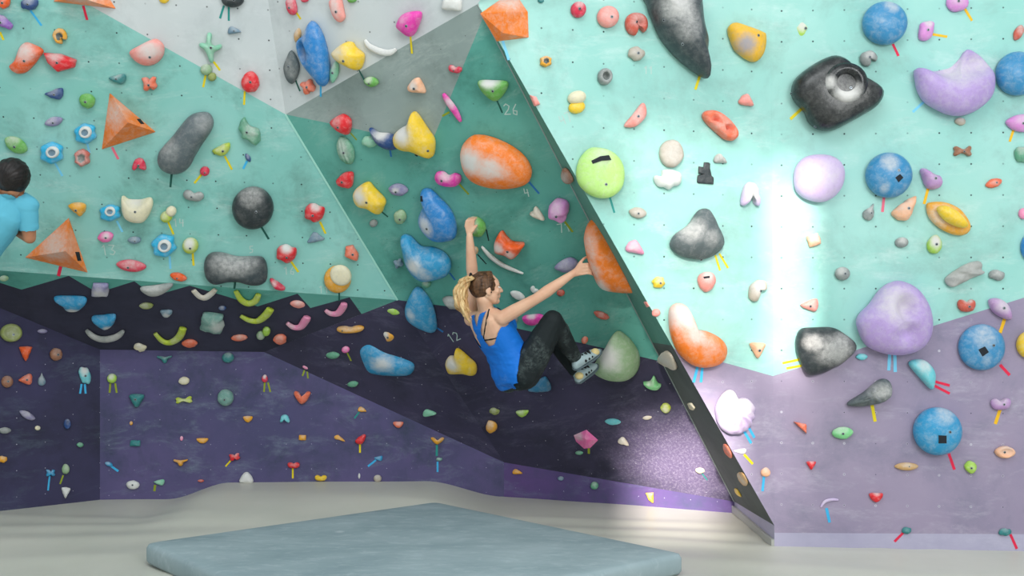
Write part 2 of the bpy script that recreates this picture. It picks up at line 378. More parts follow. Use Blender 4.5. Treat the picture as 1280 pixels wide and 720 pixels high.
SH = dict(   # unit outlines, x to the side, y up
 oval=[(math.cos(a*math.pi/6), math.sin(a*math.pi/6)) for a in range(12)],
 egg=[(0, 1), (.55, .7), (.95, .05), (.85, -.55), (.4, -.95), (-.4, -.95), (-.85, -.55), (-.95, .05), (-.55, .7)],
 drop=[(0, 1.05), (.3, .55), (.75, .1), (1, -.4), (.7, -.85), (0, -1), (-.7, -.85), (-1, -.4), (-.75, .1), (-.3, .55)],
 tri=[(0, 1), (.2, .8), (.9, -.6), (.85, -.9), (0, -1), (-.85, -.9), (-.9, -.6), (-.2, .8)],
 sq=[(.8, .9), (.98, .7), (1, -.7), (.8, -.95), (-.8, -.9), (-1, -.7), (-.9, .75), (-.7, .95)],
 bean=[(-.9, .55), (-.45, .7), (0, .35), (.45, .7), (.92, .5), (1, -.1), (.7, -.75), (0, -.95), (-.7, -.75), (-1, -.1)],
 half=[(-1, .75), (-.7, .95), (0, 1), (.7, .95), (1, .75), (.9, .1), (.5, -.65), (0, -1), (-.5, -.65), (-.9, .1)],
 kite=[(-.1, 1), (.6, .75), (1, .1), (.75, -.7), (.1, -1), (-.6, -.6), (-1, .1), (-.7, .7)],
 wedge=[(-1, .25), (-.3, .65), (.6, 1), (.95, .7), (.9, -.3), (.5, -.95), (-.2, -.6), (-.8, -.1)],
 leaf=[(-1, 0), (-.78, .5), (-.3, .85), (.2, .88), (.7, .6), (1, .1), (.8, -.5), (.3, -.9), (-.3, -.85), (-.75, -.5)],
 notch=[(-.9, .85), (-.2, .8), (.1, .3), (.35, .85), (.95, .7), (.8, 0), (1, -.6), (.4, -1), (.1, -.5), (-.3, -1), (-.9, -.8), (-.75, 0)],
 cnotch=[(-.2, 1), (.6, .85), (1, .3), (1, -.4), (.7, -.75), (.35, -.3), (.1, -.35), (0, -1), (-.6, -.85), (-.95, -.2), (-.85, .6)],
 hexa=[(0, 1), (.5, .8), (.95, .5), (.85, 0), (.95, -.5), (.45, -.8), (0, -1), (-.45, -.8), (-.95, -.5), (-.85, 0), (-.95, .5), (-.5, .8)],
 tee=[(-1, .85), (0, .6), (1, .9), (.95, .45), (.4, 0), (.25, -.8), (-.1, -1), (-.35, -.5), (-.5, 0), (-1, .35)],
 wye=[(-.25, 1), (.1, .95), (.05, .4), (.35, .15), (.95, .25), (1, -.02), (.55, -.2), (.3, -.4), (.25, -.95), (.02, -1), (-.2, -.6), (-.5, -.15), (-1, .15), (-.9, .35), (-.4, .35)],
 bone=[(-1, .6), (-.7, .9), (-.2, .45), (.3, .4), (.75, .95), (1, .5), (.85, 0), (1, -.5), (.7, -.95), (.2, -.45), (-.3, -.4), (-.75, -.9), (-1, -.5), (-.85, 0)],
 arch=[(-1, -.9), (-.85, .2), (-.4, .9), (.4, .9), (.85, .2), (1, -.9), (.5, -.95), (.3, -.3), (0, -.15), (-.3, -.3), (-.5, -.95)],
 rock=[(-.95, .1), (-.7, .7), (-.1, .95), (.35, .75), (.9, .65), (1, 0), (.75, -.6), (.2, -1), (-.35, -.8), (-.85, -.65)],
 boomer=[(-1, .9), (-.55, .95), (0, .1), (.55, .95), (1, .85), (.75, 0), (.2, -.9), (-.25, -.9), (-.8, 0)],
)
PROF = dict(
 dome=[(.93, 0), (.985, .12), (1, .3)]+[(math.cos(a)**.85, .3+.7*math.sin(a)) for a in (.28, .56, .84, 1.1, 1.33)]+[(0, 1)],
 flat=[(.95, 0), (1, .25), (.97, .55), (.87, .82), (.68, .95), (.38, 1), (0, 1.02)],
 slab=[(.97, 0), (1, .2), (.995, .7), (.94, .92), (.8, 1), (.4, 1), (0, 1)],
 cone=[(.97, 0), (1, .1), (.8, .42), (.55, .7), (.3, .88), (.12, .97), (0, 1)],
 dish=[(.95, 0), (1, .3), (.96, .62), (.86, .88), (.73, .97), (.62, .88), (.45, .68), (.22, .58), (0, .56)],
 ring=[(.95, 0), (1, .35), (.94, .7), (.8, .95), (.65, 1), (.5, .88), (.4, .6), (.36, .3), (0, .25)],
 washer=[(.95, 0), (1, .4), (.95, .75), (.82, .97), (.66, 1), (.54, .93), (.44, .8), (.36, .72), (0, .72)],
 knob=[(.7, 0), (.78, .25), (.95, .5), (1, .65), (.9, .85), (.6, .97), (.3, 1), (0, 1.01)],
)
AREA_NAME = {id(pL): 'upper teal wall beside the cave', id(pU): 'pale upper wall', id(pC): 'central overhang', id(pF): 'cave underside', id(pD): 'dark ridge', id(pB): 'cave back wall', id(pBL): 'dark cave corner', id(pK): 'low kicker', id(pR1): 'light wall beside the arete', id(pR2): 'sunlit wall past the corner', id(pS): 'dark arete side'}
def mpp(pl, px, py): return pl.hit(px, py).y/F       # metres per pixel there
def shape_px(shape, geo):
    if shape in ('out', 'pol'): return geo
    cx, cy, w, h = geo[:4]; r = math.radians(geo[4] if len(geo) > 4 else 0); c, s = math.cos(r), math.sin(r)
    return [(cx+(x*w/2*c-y*h/2*s), cy-(x*w/2*s+y*h/2*c)) for x, y in SH[shape]]
def chalk_at(u, v, ch):
    a = 0
    for (cu, cv, r, s) in ch:
        d = math.hypot(u-cu, v-cv)/r
        t = max(0, min(1, 1.25*(1-d))); a = max(a, s*t*t*(3-2*t))
    return a
def blob(name, pl, shape, geo, col, hk=.5, prof='dome', k=(0, 0), nz=0.0, ch=(), parent=None, base=0.0, flat=False, seed=0, inner=None, rot3=None, dent=None, rid=None):
    px = shape_px(shape, geo)
    xs, ys = [p[0] for p in px], [p[1] for p in px]
    cx, cy = (min(xs)+max(xs))/2, (min(ys)+max(ys))/2
    w, h = max(xs)-min(xs), max(ys)-min(ys)
    if len(geo) > 3 and shape not in ('out', 'pol'): dim = min(geo[2], geo[3])
    else: dim = min(w, h)
    s = mpp(pl, cx, cy); hh = hk*dim*s
    big = max(w, h)
    n = 24 if big < 14 else 32 if big < 30 else 56
    if shape == 'pol':
        pts2 = resample(px, n); 
    else: pts2 = resample(catmull(px, 6), n)
    off = base*hh+.3*hh
    P3 = [pl.hit(x, y, off) for x, y in pts2]
    o = pl.hit(cx, cy, off)
    # keep the object origin on the wall, straight behind the middle of the outline
    o = o - pl.n*(off-.0012)
    L = [pl.loc(p, o) for p in P3]
    mu, mv = sum(l.x for l in L)/n, sum(l.y for l in L)/n
    hu = (max(l.x for l in L)-min(l.x for l in L))/2; hv = (max(l.y for l in L)-min(l.y for l in L))/2
    vs, fs, cl, mi = [], [], [], []
    PR = PROF[prof]; z0 = base*hh
    R = random.Random(seed)
    so = Vector((R.uniform(0, 50), R.uniform(0, 50), R.uniform(0, 50)))
    jit = ch
    for (sc_, z) in PR[:-1]:
        kk = max(0, z-.1)
        for l in L:
            x = mu+(l.x-mu)*sc_+k[0]*hu*kk; y = mv+(l.y-mv)*sc_+k[1]*hv*kk
            vs.append(Vector((x, y, z0+z*hh)))
    vs.append(Vector((mu+k[0]*hu*(PR[-1][1]-.1), mv+k[1]*hv*(PR[-1][1]-.1), z0+PR[-1][1]*hh)))
    if dent:     # (u, v, radius, depth) hollows
        for (du, dv, dr, dd) in dent:
            for v in vs:
                d_ = math.hypot((v.x-mu)/hu-du, (v.y-mv)/hv-dv)/dr
                if d_ < 1: v.z -= dd*hh*(1-d_*d_)**2*min(1, v.z/hh*1.5)
    if rid:      # ribs: (angle, count, depth)
        an, ct, dp = rid
        for v in vs:
            q_ = ((v.x-mu)/hu)*math.cos(an)+((v.y-mv)/hv)*math.sin(an)
            v.z *= 1+dp*math.sin(q_*math.pi*ct)
    if not nz and big < 28 and shape != 'oval': nz = .09
    if nz:
        fq = 2.2/max(hu, hv)
        for v in vs[n:]:
            q_ = v*fq+so; am = nz*min(hu, hv)
            v.x += am*noise.noise(q_); v.y += am*noise.noise(q_+Vector((9, 0, 0))); v.z = max(v.z+am*.8*noise.noise(q_+Vector((0, 9, 0))), z0+.001)
    nr = len(PR)-1
    for r_ in range(nr-1):
        for i in range(n):
            fs.append((r_*n+i, r_*n+(i+1) % n, (r_+1)*n+(i+1) % n, (r_+1)*n+i)); mi.append(1 if (inner and r_ >= nr-3) else 0)
    for i in range(n): fs.append(((nr-1)*n+i, (nr-1)*n+(i+1) % n, nr*n)); mi.append(1 if inner else 0)
    fs.append(tuple(range(n))[::-1]); mi.append(0)
    area = sum(L[i].x*L[(i+1) % n].y-L[(i+1) % n].x*L[i].y for i in range(n))
    if area < 0: fs = [f[::-1] for f in fs]
    for v in vs: cl.append(chalk_at((v.x-mu)/hu, (v.y-mv)/hv, ch))
    mats = [MH[col]] + ([MH[inner] if inner in MH else M_hole] if inner else [])
    ob = mk(name, vs, fs, None, parent=parent, mw=pl.mat(o), mats=mats, midx=mi, chalk=cl, smooth=not flat)
    ob['_d'] = 0; del ob['_d']
    return ob, (mu, mv, hu, hv, hh, BVHTree.FromPolygons(vs, fs))
def sweep(name, pl, pts, wd, col, ch=(), hk=.6, taper=.5, parent=None, nseg=10, seed=0, prof=None, nz=0.0):
    """curved bar lying on the wall: spine in picture points, width wd px (number or list)"""
    sp = catmull([tuple(p) for p in pts], 7, False); n = len(sp)
    cx, cy = (min(p[0] for p in sp)+max(p[0] for p in sp))/2, (min(p[1] for p in sp)+max(p[1] for p in sp))/2
    s = mpp(pl, cx, cy); W = wd if isinstance(wd, (list, tuple)) else None
    off = (max(W) if W else wd)*.5*s*hk*.8
    o = pl.hit(cx, cy, off)-pl.n*(off-.0012)
    C = [pl.loc(pl.hit(x, y, off), o) for x, y in sp]
    vs, fs, cl = [], [], []
    us, vv = [c.x for c in C], [c.y for c in C]; hu = max(1e-3, (max(us)-min(us))/2+.001); hv = max(1e-3, (max(vv)-min(vv))/2+.001)
    R = random.Random(seed); so = Vector((R.uniform(0, 9), R.uniform(0, 9), 0))
    for i, c in enumerate(C):
        t = i/(n-1); a, b = C[max(i-1, 0)], C[min(i+1, n-1)]; d = (b-a).normalized(); sd = Vector((-d.y, d.x, 0))
        if W:
            f = t*(len(W)-1); j = min(int(f), len(W)-2); r = (W[j]+(W[j+1]-W[j])*(f-j))/2*s
        else: r = wd/2*s*(max(0.0, math.sin(math.pi*(.04+.92*t)))**taper)
        for q in range(nseg):
            an = 2*math.pi*q/nseg
            z = math.sin(an); zz = max(0.0005, off+z*r*hk*1.1) if z > 0 else max(0.0005, off*(1+z))
            p = Vector((c.x, c.y, 0))+sd*math.cos(an)*r; p.z = zz
            if nz: p += Vector((1, 1, .6))*noise.noise(p*40+so)*nz*r
            p.z = max(p.z, .0005)
            vs.append(p); cl.append(chalk_at(c.x/hu, c.y/hv, ch))
    for i in range(n-1):
        for q in range(nseg): fs.append((i*nseg+q, i*nseg+(q+1) % nseg, (i+1)*nseg+(q+1) % nseg, (i+1)*nseg+q))
    fs.append(tuple(range(nseg))[::-1]); fs.append(tuple((n-1)*nseg+q for q in range(nseg)))
    ob = mk(name, vs, fs, MH[col], parent=parent, mw=pl.mat(o), chalk=cl)
    bm = bmesh.new(); bm.from_mesh(ob.data); bmesh.ops.recalc_face_normals(bm, faces=bm.faces); bm.to_mesh(ob.data); bm.free()
    return ob, (0, 0, hu, hv, off*2, BVHTree.FromPolygons(vs, fs))
def facets(name, pl, outl, peaks, faces, col, ch=(), parent=None):
    """flat-sided volume: outline corners on the wall, peaks (px, py, metres out), faces as index lists"""
    cx, cy = sum(p[0] for p in outl)/len(outl), sum(p[1] for p in outl)/len(outl)
    o = pl.hit(cx, cy, .0012); vs = [pl.loc(pl.hit(x, y, .0012), o) for x, y in outl]+[pl.loc(pl.hit(x, y, h), o) for x, y, h in peaks]
    bm = bmesh.new(); bv = [bm.verts.new(v) for v in vs]
    for f in faces: bm.faces.new([bv[i] for i in f])
    bm.faces.new([bv[i] for i in range(len(outl))][::-1])
    bmesh.ops.recalc_face_normals(bm, faces=bm.faces)
    bmesh.ops.bevel(bm, geom=[e for e in bm.edges], offset=.0035, segments=2, affect='EDGES', profile=.7)
    bmesh.ops.triangulate(bm, faces=bm.faces)
    bmesh.ops.subdivide_edges(bm, edges=[e for e in bm.edges if e.calc_length() > .05], cuts=5, use_grid_fill=True)
    me = bpy.data.meshes.new(name); bm.to_mesh(me); bm.free(); me.materials.append(MH[col])
    hu = max(abs(v.x) for v in vs); hv = max(abs(v.y) for v in vs)
    a = me.attributes.new('chalk', 'FLOAT', 'POINT'); a.data.foreach_set('value', [chalk_at(v.co.x/hu, v.co.y/hv, ch) for v in me.vertices])
    ob = bpy.data.objects.new(name, me); ob.matrix_world = pl.mat(o); link(ob)
    return ob, (0, 0, hu, hv, .2, BVHTree.FromPolygons([v.co.copy() for v in me.vertices], [tuple(p.vertices) for p in me.polygons]))
# a bolt: washer ring and a dark hexagonal socket
def _bolt():
    vs, fs, mi = [], [], []; n = 12
    for r, z in ((.0095, -.004), (.0095, .002), (.0075, .0035), (.0048, .0035), (.0045, .0008)):
        for i in range(n): a = 2*math.pi*i/n; vs.append((r*math.cos(a), r*math.sin(a), z))
    for k in range(4):
        for i in range(n): fs.append((k*n+i, k*n+(i+1) % n, (k+1)*n+(i+1) % n, (k+1)*n+i)); mi.append(1 if k == 3 else 0)
    fs.append(tuple(4*n+i for i in range(n))); mi.append(1)
    me = bpy.data.meshes.new('bolt'); me.from_pydata(vs, [], fs); me.update(); me.materials.append(M_bolt); me.materials.append(M_hole)
    for p, i in zip(me.polygons, mi): p.material_index = i
    return me
BOLT = _bolt()
def put_on(info, u, v):
    mu, mv, hu, hv, hh, bvh = info
    x, y = mu+u*hu, mv+v*hv
    h = bvh.ray_cast(Vector((x, y, 5)), Vector((0, 0, -1)))
    if h[0] is None: return None
    n = h[1] if h[1].z > 0 else -h[1]
    return h[0], (n+Vector((0, 0, .6))).normalized()
def add_bolt(ob, info, u, v, s=1.0):
    r = put_on(info, u, v)
    if not r: return
    b = bpy.data.objects.new('bolt', BOLT); link(b); b.parent = ob
    b.matrix_basis = Matrix.Translation(r[0]) @ Vector((0, 0, 1)).rotation_difference(r[1]).to_matrix().to_4x4() @ Matrix.Diagonal((s, s, s, 1))
def add_label_patch(ob, pl, info, pxs):
    """dark adhesive patch on the hold: picture corners dropped on the surface"""
    bvh = info[5]; mw = ob.matrix_world; inv = mw.inverted(); o = inv @ CAM
    def hit(x, y):
        d = (inv.to_3x3() @ ray(x, y)).normalized(); h = bvh.ray_cast(o, d); return h
    hs = [hit(x, y) for x, y in pxs]
    if any(h[0] is None for h in hs): return
    nn = Vector((0, 0, 0))
    for h in hs: nn += h[1] if h[1].dot(o-h[0]) > 0 else -h[1]
    nn.normalize(); k = len(hs)
    lift = .0015+.12*max((hs[0][0]-hs[2][0]).length, .02)*0.15
    c = sum((h[0] for h in hs), Vector((0, 0, 0)))/k
    top = [h[0]+nn*(lift+.0015) for h in hs]; bot = [h[0]-nn*.003 for h in hs]
    vs = top+bot; fs = [tuple(range(k)), tuple(range(2*k-1, k-1, -1))]+[(i, i+k, (i+1) % k+k, (i+1) % k) for i in range(k)]
    p = mk('label_patch', vs, fs, M_stick, smooth=False); p.parent = ob
    p['label'] = 'black adhesive patch'
TN = dict(y='yellow', g='gold', b='blue', l='lightblue', r='red', p='pink', t='teal', d='green', o='olive', k='black', u='royal')
TW = dict(yellow='yellow', gold='golden yellow', blue='blue', lightblue='pale blue', red='red', pink='pink', teal='teal', green='dark green', olive='olive', black='black', royal='blue')
def tape(pl, c, x0, y0, x1, y1, wpx, label):
    a, b = pl.hit(x0, y0), pl.hit(x1, y1); o = (a+b)/2; la, lb = pl.loc(a, o), pl.loc(b, o); d = (lb-la).normalized(); s = Vector((-d.y, d.x, 0))*wpx/2*o.y/F
    n = 6; vs = []
    R = random.Random(label)
    for i in range(n+1):
        p = la+(lb-la)*i/n
        for sg in (-1, 1): vs.append(Vector((p.x, p.y, .0012+.0006*R.random()))+s*sg*(1+.06*R.uniform(-1, 1)))
    m = len(vs); vs += [Vector((v.x, v.y, .0001)) for v in vs]
    fs = [(2*i, 2*i+1, 2*i+3, 2*i+2) for i in range(n)]+[(2*i, 2*i+2, m+2*i+2, m+2*i) for i in range(n)]+[(2*i+1, m+2*i+1, m+2*i+3, 2*i+3) for i in range(n)]+[(0, m, m+1, 1), (2*n, 2*n+1, m+2*n+1, m+2*n)]
    ob = mk('tape_strip', vs, fs, MT[c], mw=pl.mat(o), smooth=False)
    bm = bmesh.new(); bm.from_mesh(ob.data); bmesh.ops.recalc_face_normals(bm, faces=bm.faces); bm.to_mesh(ob.data); bm.free()
    tag(ob, label, 'tape', 'route tape strips on the climbing walls')
COUNT = [0]; SEEN = {}
def finish(ob, pl, phrase, t, name, cat, info, bolts, patch, tw=2.6):
    COUNT[0] += 1
    if phrase in SEEN: print('DUP', phrase)
    SEEN[phrase] = 1
    if len(phrase.split()) < 4: print('SHORT', phrase)
    tag(ob, phrase, cat, 'climbing holds on the '+AREA_NAME[id(pl)])
    for bt in bolts: add_bolt(ob, info, *bt)
    for p in patch: add_label_patch(ob, pl, info, p)
    if t:
        ts = [q.split() for q in t.split(';')]
        for i, q in enumerate(ts):
            c = TN[q[0]]; x0, y0, x1, y1 = map(float, q[1:5]); w = float(q[5]) if len(q) > 5 else tw
            side = '' if len(ts) == 1 else ('left one of two ' if (x0+x1) == min(float(z[1])+float(z[3]) for z in ts) else 'right one of two ')
            lab = side+TW[c]+(' tape strip' if not side else ' tape strips')+' at the '+phrase
            wd_ = lab.split()
            if len(wd_) > 16: print('LONG', len(wd_), lab)
            tape(pl, c, x0, y0, x1, y1, w, lab)
def h(pl, shape, geo, col, phrase, t='', ch=None, bolts=None, patch=(), name='climbing_hold', cat='climbing hold', sub=(), tw=2.6, **kw):
    seed = COUNT[0]*7+3; R = random.Random(seed)
    if ch is None: ch = ((R.uniform(-.3, .3), R.uniform(.2, .8), 1.1, R.uniform(.1, .45)),)
    elif ch and not isinstance(ch[0], (tuple, list)): ch = (ch,)
    ob, info = blob(name, pl, shape, geo, col, ch=ch, seed=seed, **kw)
    for sname, scol, sshape, sgeo, skw in sub:
        skw = dict(skw); sl = skw.pop('label', None)
        c, _ = blob(sname, pl, sshape, sgeo, scol, parent=ob, seed=seed+1, **skw)
        if sl: c['label'] = sl
    if bolts is None:
        bolts = [(R.uniform(-.15, .2), R.uniform(-.2, .1))] if info[2] > .022 and info[3] > .022 and not sub and kw.get('prof') != 'ring' else []
    elif bolts and not isinstance(bolts[0], (tuple, list)): bolts = [bolts]
    bs = max(.45, min(1.0, min(info[2], info[3])/.045))
    bolts = [tuple(b)+(bs,) if len(b) == 2 else b for b in bolts]
    finish(ob, pl, phrase, t, name, cat, info, bolts, patch, tw)
    return ob
def bar(pl, pts, wd, col, phrase, t='', ch=(0, 0, 1.2, .35), bolts=(), name='climbing_hold', sub=(), patch=(), tw=2.6, **kw):
    if ch and not isinstance(ch[0], (tuple, list)): ch = (ch,)
    ob, info = sweep(name, pl, pts, wd, col, ch=ch or (), seed=COUNT[0]+5, **kw)
    finish(ob, pl, phrase, t, name, 'climbing hold', info, bolts, patch, tw)
    return ob
def vol(pl, outl, peaks, faces, col, phrase, t='', ch=(), patch=(), tw=2.8, bolts=()):
    ob, info = facets('climbing_volume', pl, outl, peaks, faces, col, ch=ch)
    finish(ob, pl, phrase, t, 'climbing_volume', 'climbing volume', info, bolts, patch, tw)
    return ob
# ===== upper teal wall beside the cave =====
def donut_sub(x, y, w, hh, col='white', **k): return ('grip_ring', col, 'oval', (x, y, w, hh), dict(dict(prof='washer', hk=.4, base=.9, inner='bluegrey', ch=(), label='white chalky ring'), **k))
L, U, C, Rr, Q, B, BL, D, K, S, W = pL, pU, pC, pR1, pR2, pB, pBL, pD, pK, pS, pF
h(L, 'rock', (4, 3, 18, 16), 'deeporange', 'orange hold cut off by the top corner', nz=.1)
h(L, 'out', [(-6, 20), (3, 19), (10, 25), (16, 32), (14, 37), (8, 35), (0, 33), (-6, 30)], 'purple', 'purple hooked hold near the top corner', t='y 0 40 4.5 50')
h(L, 'rock', (37, 5, 22, 15), 'navyblue', 'dark blue rocky hold at the very top edge', t='b 38 13 52 32', nz=.2)
vol(L, [(66, 2), (100, -22), (137, -2), (145, 11)], [(100, -3, .16)], [(0, 4, 3), (0, 1, 4), (1, 2, 4), (2, 3, 4)], 'orange', 'orange pyramid volume cut by the top edge', t='r 104 7 109 25 3', ch=((0, 0, .8, .4),))
h(L, 'cnotch', (75, 45, 17, 19, 20), 'amber', 'small amber notched ring hold', prof='ring', hk=.4, inner='hole')
h(L, 'out', [(11, 84), (18, 76), (24, 60), (30, 54), (38, 54), (54, 63), (48, 74), (42, 82), (32, 91), (20, 92)], 'deeporange', 'long orange chunk beside the pink wedge', ch=(.1, .5, .9, .75), hk=.4, k=(.1, .1))
h(L, 'pol', [(55, 66), (75, 67), (96, 75), (94, 84), (73, 90), (60, 78)], 'red', 'pink-red wedge beside the orange chunk', ch=(-.2, .5, .7, .6), prof='flat', hk=.5)
h(L, 'out', [(162, 67), (175, 58), (192, 50), (199, 51), (205, 58), (204, 70), (195, 80), (182, 83), (170, 78)], 'salmon', 'pink and white half-shell below the pale band', ch=(.2, .3, 1.0, .8), k=(0, .3), hk=.5)
h(L, 'wedge', (147, 99, 22, 13), 'tealh', 'small teal wedge above the orange pyramid')
h(L, 'notch', (187, 104, 19, 18, 8), 'coral', 'small coral notched hold under the half-shell')
h(L, 'wedge', (68, 118, 24, 15, 5), 'navyblue', 'small dark slate-blue hold', hk=.45)
h(L, 'kite', (109, 126, 20, 19), 'green', 'small green octagonal hold', ch=())
h(L, 'leaf', (67, 152, 23, 13, 14), 'dusk', 'small grey-violet pebble beside the blue rings')
vol(L, [(137, 116), (195, 165), (127, 187)], [(160, 153, .17)], [(0, 1, 3), (1, 2, 3), (2, 0, 3)], 'orange', 'upper whole orange pyramid volume', t='p 140 184 148 199 3', ch=((-.1, .4, .6, .5),), patch=[[(171, 149), (175, 149), (180, 155), (176, 155)]], bolts=())
h(L, 'hexa', (107, 167, 28, 26, 10), 'cyan', 'blue flower-edged ring nearest the upper pyramid', t='l 109 179 112 191', prof='flat', hk=.3, ch=(), sub=[donut_sub(107, 165, 16, 15)])
h(L, 'leaf', (20, 181, 32, 20, -30), 'green', 'green leaf-shaped hold over the dark-haired climber', hk=.4)
h(L, 'hexa', (65, 191, 30, 28, 0), 'cyan', 'blue flower-edged ring right beside the dark-haired head', t='l 69 204 78 220', prof='flat', hk=.3, ch=(), sub=[donut_sub(66, 190, 17, 15)])
h(L, 'hexa', (103, 197, 20, 22), 'brick', 'pink and cream knobbly donut', prof='ring', hk=.4, inner='hole', ch=(0, 0, 1.2, .5))
h(L, 'arch', (174, 205, 17, 15), 'crimson', 'dark pink two-legged small hold', ch=())
h(L, 'out', [(252, 140), (262, 142), (267, 152), (264, 164), (252, 182), (243, 197), (238, 207), (229, 215), (216, 218), (203, 213), (197, 203), (198, 192), (204, 183), (215, 171), (226, 157), (238, 144)], 'slate', 'long tilted grey bone-shaped hold', t='d 215 214 213 234', ch=((-.5, -.1, .6, .25), (.7, .7, .5, .2)), hk=.35, bolts=())
h(L, 'out', [(86, 256), (97, 253), (107, 256), (106, 264), (101, 270), (96, 266), (90, 262)], 'amber', 'small amber L-shaped hold above the lower pyramid', hk=.6)
h(L, 'hexa', (138, 266, 27, 21, 5), 'cyan', 'small blue ring beside the cream horned hold', t='l 146 276 153 290', prof='flat', hk=.35, ch=(), sub=[donut_sub(138, 264, 14, 12)])
h(L, 'out', [(152, 245), (159, 249), (174, 250), (188, 247), (191, 256), (184, 272), (175, 277), (160, 274), (153, 264)], 'cream', 'cream two-horned hold beside the small blue ring', ch=(0, .6, .8, .6), k=(0, -.25), dent=[(0, .6, .8, .5)], hk=.5)
h(L, 'oval', (208, 271, 15, 14), 'acid', 'lime ball paired with a cream ball', t='y 210 277 217 293', hk=.7, sub=[('cap_ball', 'cream', 'oval', (214, 264, 13, 13), dict(hk=.7, base=.2, ch=(), label='cream ball'))])
h(L, 'bean', (242, 244, 26, 15, -8), 'stone', 'grey pebble beside the lime and cream balls', hk=.5)
vol(L, [(86, 272), (110, 341), (31, 322)], [(82, 314, .19)], [(0, 1, 3), (1, 2, 3), (2, 0, 3)], 'orange', 'lower orange pyramid below the lime-blue shirt', t='r 76 333 73 345 4', ch=((0, .2, .7, .55),), patch=[[(94, 315), (98.5, 315), (101, 326), (97, 326)]])
h(L, 'leaf', (132, 296, 20, 15, 10), 'hotpink', 'pink and cream oval above the number thirteen', ch=(.2, .3, .8, .8))
h(L, 'leaf', (168, 300, 17, 10), 'bluegrey', 'small blue-grey chip beside the number thirteen')
h(L, 'hexa', (205, 307, 31, 29, 15), 'cyan', 'lowest blue flower-edged ring on the teal wall', t='l 212 320 213 336', prof='flat', hk=.3, ch=(), sub=[donut_sub(206, 307, 17, 16)])
h(L, 'leaf', (164, 332, 38, 16, -6), 'crimson', 'flat pink-red oval above the cave lip', hk=.45, patch=[[(152, 335), (160, 336), (160, 338), (153, 337.5)]], ch=(0, .3, 1, .4))
h(L, 'leaf', (223, 346, 22, 11, -14), 'deeporange', 'flat orange oval on the cave lip', hk=.5, ch=())
h(L, 'oval', (238, 307, 20, 20), 'acid', 'cream-topped lime ball beside the blue ring', t='y 241 316 242 332', ch=(0, .4, 1.15, .95), hk=.5)
h(L, 'out', [(200, -6), (212, -6), (211, 1), (206, 4), (200, 2)], 'sun', 'yellow chip at the top edge', bolts=())
h(L, 'oval', (291, -1, 29, 21), 'coal', 'black ball cut by the top edge', t='t 280 7 275 23; t 286 8 286 26')
h(L, 'wedge', (293, 38, 17, 10, 175), 'bluegrey', 'small blue-grey wedge on the pale band')
h(L, 'wye', (263, 60, 28, 37, 0), 'mintgreen', 'pale green three-armed hold', t='y 267 77 275 88', ch=(0, 0, 1, .15), hk=.35)
h(L, 'oval', (258, 87, 15, 14), 'sage', 'khaki ball pair on the pale band border', t='y 257 94 254 109', sub=[('lower_ball', 'olive', 'oval', (265, 96, 11, 11), dict(hk=.6, ch=()))])
h(L, 'egg', (313, 102, 24, 27, 0), 'red', 'red balloon-shaped hold on the pale band', t='y 306 114 305 131', ch=(-.3, .3, .5, .2), hk=.45, bolts=(.1, .1))
h(L, 'out', [(303, 147), (307, 150), (312, 157), (322, 161), (326, 168), (324, 178), (318, 181), (312, 175), (303, 172), (300, 163)], 'jade', 'craggy grey-green rock hold', nz=.25, ch=(.3, .2, 1, .4), hk=.5)
h(L, 'half', (278, 188, 24, 13, 25), 'acid', 'yellow-green half-moon under the long bone', t='y 281 195 290 212', hk=.6)
h(L, 'oval', (256, 214, 12, 12), 'crimson', 'tiny dark red bump beside the long bone', t='y 252 218 243 229', ch=())
h(L, 'leaf', (310, 197, 12, 6, -60), 'navyblue', 'tiny dark blue sliver above the black ball', t='b 309 201 304 211', bolts=())
h(L, 'oval', (316, 260, 52, 53), 'coal', 'large round black ball with a grey top', t='d 327 284 336 299', ch=(0, .75, .9, .35), hk=.42, bolts=(.25, -.02))
h(L, 'rock', (393, 266, 25, 25, -8), 'red', 'upper red hold with a white chalk top', t='y 400 277 407 292', ch=(.2, .8, .8, .8), k=(0, .2))
h(L, 'tri', (394, 296, 24, 13, 12), 'bluegrey', 'thin blue mesh-like wedge', hk=.25, bolts=())
h(L, 'rock', (358, 317, 25, 24, -8), 'red', 'red hold with white top above the number sixteen', t='y 364 327 373 340', ch=(.1, .8, .9, 1.0), k=(0, .2))
h(L, 'pol', [(432, 308), (441, 306), (449, 318), (447, 326), (431, 320)], 'coral', 'small brown-orange wedge near the crease', hk=.5, prof='flat')
h(L, 'oval', (422, 349, 34, 34), 'amber', 'round amber hold with a cream disc on it', t='d 424 364 424 376 2', ch=(), hk=.35, sub=[('cream_disc', 'cream', 'oval', (426, 344, 28, 25, -35), dict(hk=.3, base=1.0, prof='flat', ch=(), label='cream disc'))])
h(L, 'out', [(256, 325), (262, 317), (275, 316), (295, 321), (315, 321), (328, 322), (334, 332), (334, 348), (328, 355), (315, 356), (300, 352), (285, 352), (268, 355), (258, 348), (255, 337)], 'gunmetal', 'broad dark grey pillow on the cave lip', t='d 294 352 293 361', ch=(0, .55, 1.1, .45), hk=.55, bolts=(), prof='dome')
h(L, 'out', [(338, 348), (343, 350), (352, 356), (357, 361), (352, 363), (344, 360), (339, 354)], 'crimson', 'small slanted pink sliver on the cave lip', hk=.7, bolts=(), ch=(-.4, .4, .7, .6))
h(L, 'leaf', (5, 348, 12, 8), 'sage', 'pale green stub under the lip by the corner', bolts=())
